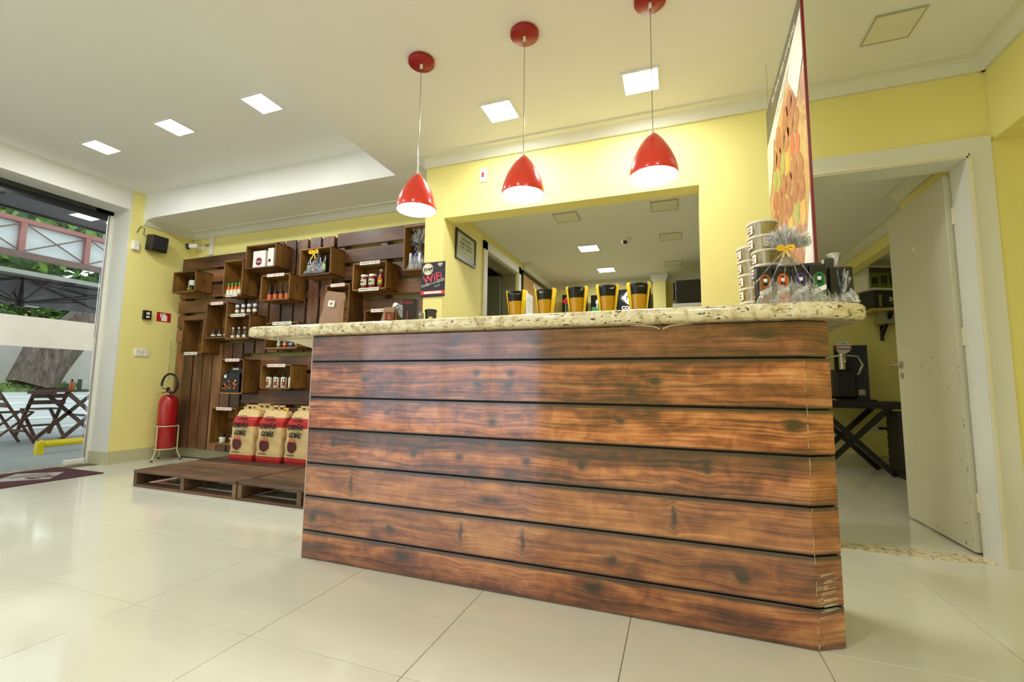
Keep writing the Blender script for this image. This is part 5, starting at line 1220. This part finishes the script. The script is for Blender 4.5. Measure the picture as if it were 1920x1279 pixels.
# parasol
t = thing('parasol', (-9.6, 5.0, -.05), 'large square grey parasol over the terrace table', 'parasol')
M_PAR = mat('parasol_cloth', (98, 92, 98), .85); M_PARW = mat('parasol_edge', (206, 206, 206), .7); M_RIB = mat('parasol_rib', (52, 42, 44), .5)
c4 = [(1.95, -2.9), (1.95, .1), (-1.2, .1+.6), (-1.2, -2.9+.6)]
cen = (0.4, -1.3, 2.44)
ce = [(x, y, 2.22) for x, y in c4]
MB().add([cen]+ce, [(0, 1, 2), (0, 2, 3), (0, 3, 4), (0, 4, 1)]).add([(p[0], p[1], p[2]+.012) for p in [cen]+ce], [(0, 1, 2), (0, 2, 3), (0, 3, 4), (0, 4, 1)]).build('canopy', M_PAR, t)
m = MB()
for a, b in zip(ce, ce[1:]+ce[:1]):
    a, b = Vector(a), Vector(b); n_ = (b-a).cross(Vector((0, 0, 1))).normalized()*.006; m.add([a-n_, b-n_, b-n_+Vector((0, 0, .055)), a-n_+Vector((0, 0, .055)), a+n_, b+n_, b+n_+Vector((0, 0, .055)), a+n_+Vector((0, 0, .055))], [(0, 1, 2, 3), (4, 5, 6, 7), (3, 2, 6, 7), (0, 1, 5, 4)])
m.build('valance', M_PARW, t)
mid = [tuple((Vector(a)+Vector(b))/2) for a, b in zip(ce, ce[1:]+ce[:1])]
hub = Vector((cen[0], cen[1], 2.05))
for p in ce+mid:
    MB().bar(Vector(cen)-Vector((0, 0, .03)), Vector(p)-Vector((0, 0, .015)), .025, .02).build('rib', M_RIB, t)
    q = Vector(cen).lerp(Vector(p), .55)-Vector((0, 0, .02)); MB().bar(hub, q, .022, .018).build('strut', M_RIB, t)
MB().tube([hub-Vector((0, 0, .06)), hub+Vector((0, 0, .06))], .05, 12).build('hub', M_RIB, t)
MB().tube([(cen[0], -3.7, 0), (cen[0], -3.7, 2.5), (cen[0], -3.4, 2.62), (cen[0], cen[1], 2.5), (cen[0], cen[1], 2.1)], .035, 10).build('pole', M_RIB, t)
MB().box(cen[0]-.35, cen[0]+.35, -4.0, -3.4, 0, .08).build('base', M_RIB, t)
# folding tables and chairs
def xchair(x, y, rz, label):
    t = thing('folding_chair', (x, y, -.05), label, 'chair', 'brown folding chairs on the terrace', rot=(0, 0, rz))
    for s in (-.2, .2):
        MB().bar((-.26, s, .0), (.2, s, .80), .022, .045, 0, (0, 1, 0)).build('back_leg', M_TAB, t) if s < 0 else MB().bar((-.26, s, .0), (.2, s, .80), .022, .045, 0, (0, 1, 0)).build('back_leg', M_TAB, t)
        MB().bar((.25, s*.86, .0), (-.22, s*.86, .45), .022, .04, 0, (0, 1, 0)).build('front_leg', M_TAB, t)
    for k in range(5): MB().box(-.22+.085*k, -.15+.085*k, -.19, .19, .445, .462).build('seat_slat', M_TAB, t)
    for z, dx in ((.76, .178), (.66, .12), (.56, .063)): MB().box(dx-.012+.02, dx+.006+.02, -.22, .22, z-.035, z+.03).build('back_slat', M_TAB, t)
    MB().box(-.16, -.13, -.2, .2, .17, .2).build('stretcher', M_TAB, t)
    return t
def xtable(x, y, L, label):
    t = thing('folding_table', (x, y, -.05), label, 'table', 'brown folding tables on the terrace')
    for k in range(6): MB().box(-.34+.115*k, -.23+.115*k, -L/2, L/2, .735, .755).build('top_slat', M_TAB, t)
    for s in (-1, 1):
        MB().box(-.34, .35, s*L*.46-.012, s*L*.46+.012, .70, .735).build('apron', M_TAB, t)
        for q in (.3, -.3):
            MB().bar((q, s*L*.38, 0), (q, -s*L*.30, .72), .05, .03, 0, (1, 0, 0)).build('leg', M_TAB, t)
    MB().bar((-.3, 0, .37), (.3, 0, .37), .03, .03).build('stretcher', M_TAB, t)
    return t
q = at(60, 828, 2, -.05)
xtable(-8.75, 4.35, 1.05, 'brown slatted folding table under the parasol holding the napkin holder')
xchair(-8.85, 3.55, PI/2+PI, 'brown folding chair left of the terrace table, partly out of frame')
xchair(-9.5, 4.25, 0, 'brown folding chair behind the terrace table')
xchair(-8.6, 5.3, PI/2, 'brown folding chair right of the terrace table, near the white jamb')
xtable(-9.3, 5.9, .7, 'second brown folding table farther right, cut by the white jamb')
xchair(-9.9, 3.3, -PI/2, 'brown folding chair farther back at the left, behind the first chair')
t = thing('napkin_holder', (-8.73, 4.36, .706), 'white napkin holder with dark frame on the terrace table', 'napkin holder')
MB().box(-.05, .05, -.065, .065, 0, .012).box(-.05, .05, -.068, -.06, 0, .17).box(-.05, .05, .06, .068, 0, .17).build('frame', M_BLACK, t); MB().box(-.045, .045, -.06, .06, .012, .165).build('napkins', M_WHITEP, t)
t = thing('sauce_squeezer', (-8.73, 4.20, .706), 'small orange sauce bottle with dark cap on the terrace table', 'bottle')
MB().lathe([(.03, 0), (.033, .01), (.03, .1), (.012, .13)], n=14).build('body', hue('orange_squeeze', (226, 112, 50)), t); MB().lathe([(.012, .12), (.015, .16), (.005, .17)], n=10).build('cap', M_BLACK, t)
# yellow pipe bumper
t = thing('yellow_bumper', (-7.36, 3.29, -.05), 'low yellow pipe bumper on the terrace floor', 'bumper')
M_BUMP = mat('bumper_yellow', (250, 214, 10), .4)
MB().tube([(0, 0, 0), (0, 0, .125), (0, .03, .135)], .045, 14).tube([(0, -.03, .12), (-.05, 1.3, .12)], .042, 14).build('pipe', M_BUMP, t)
MB().tube([(-.05, 1.27, 0), (-.05, 1.27, .12)], .042, 14).build('far_post', M_BUMP, t)
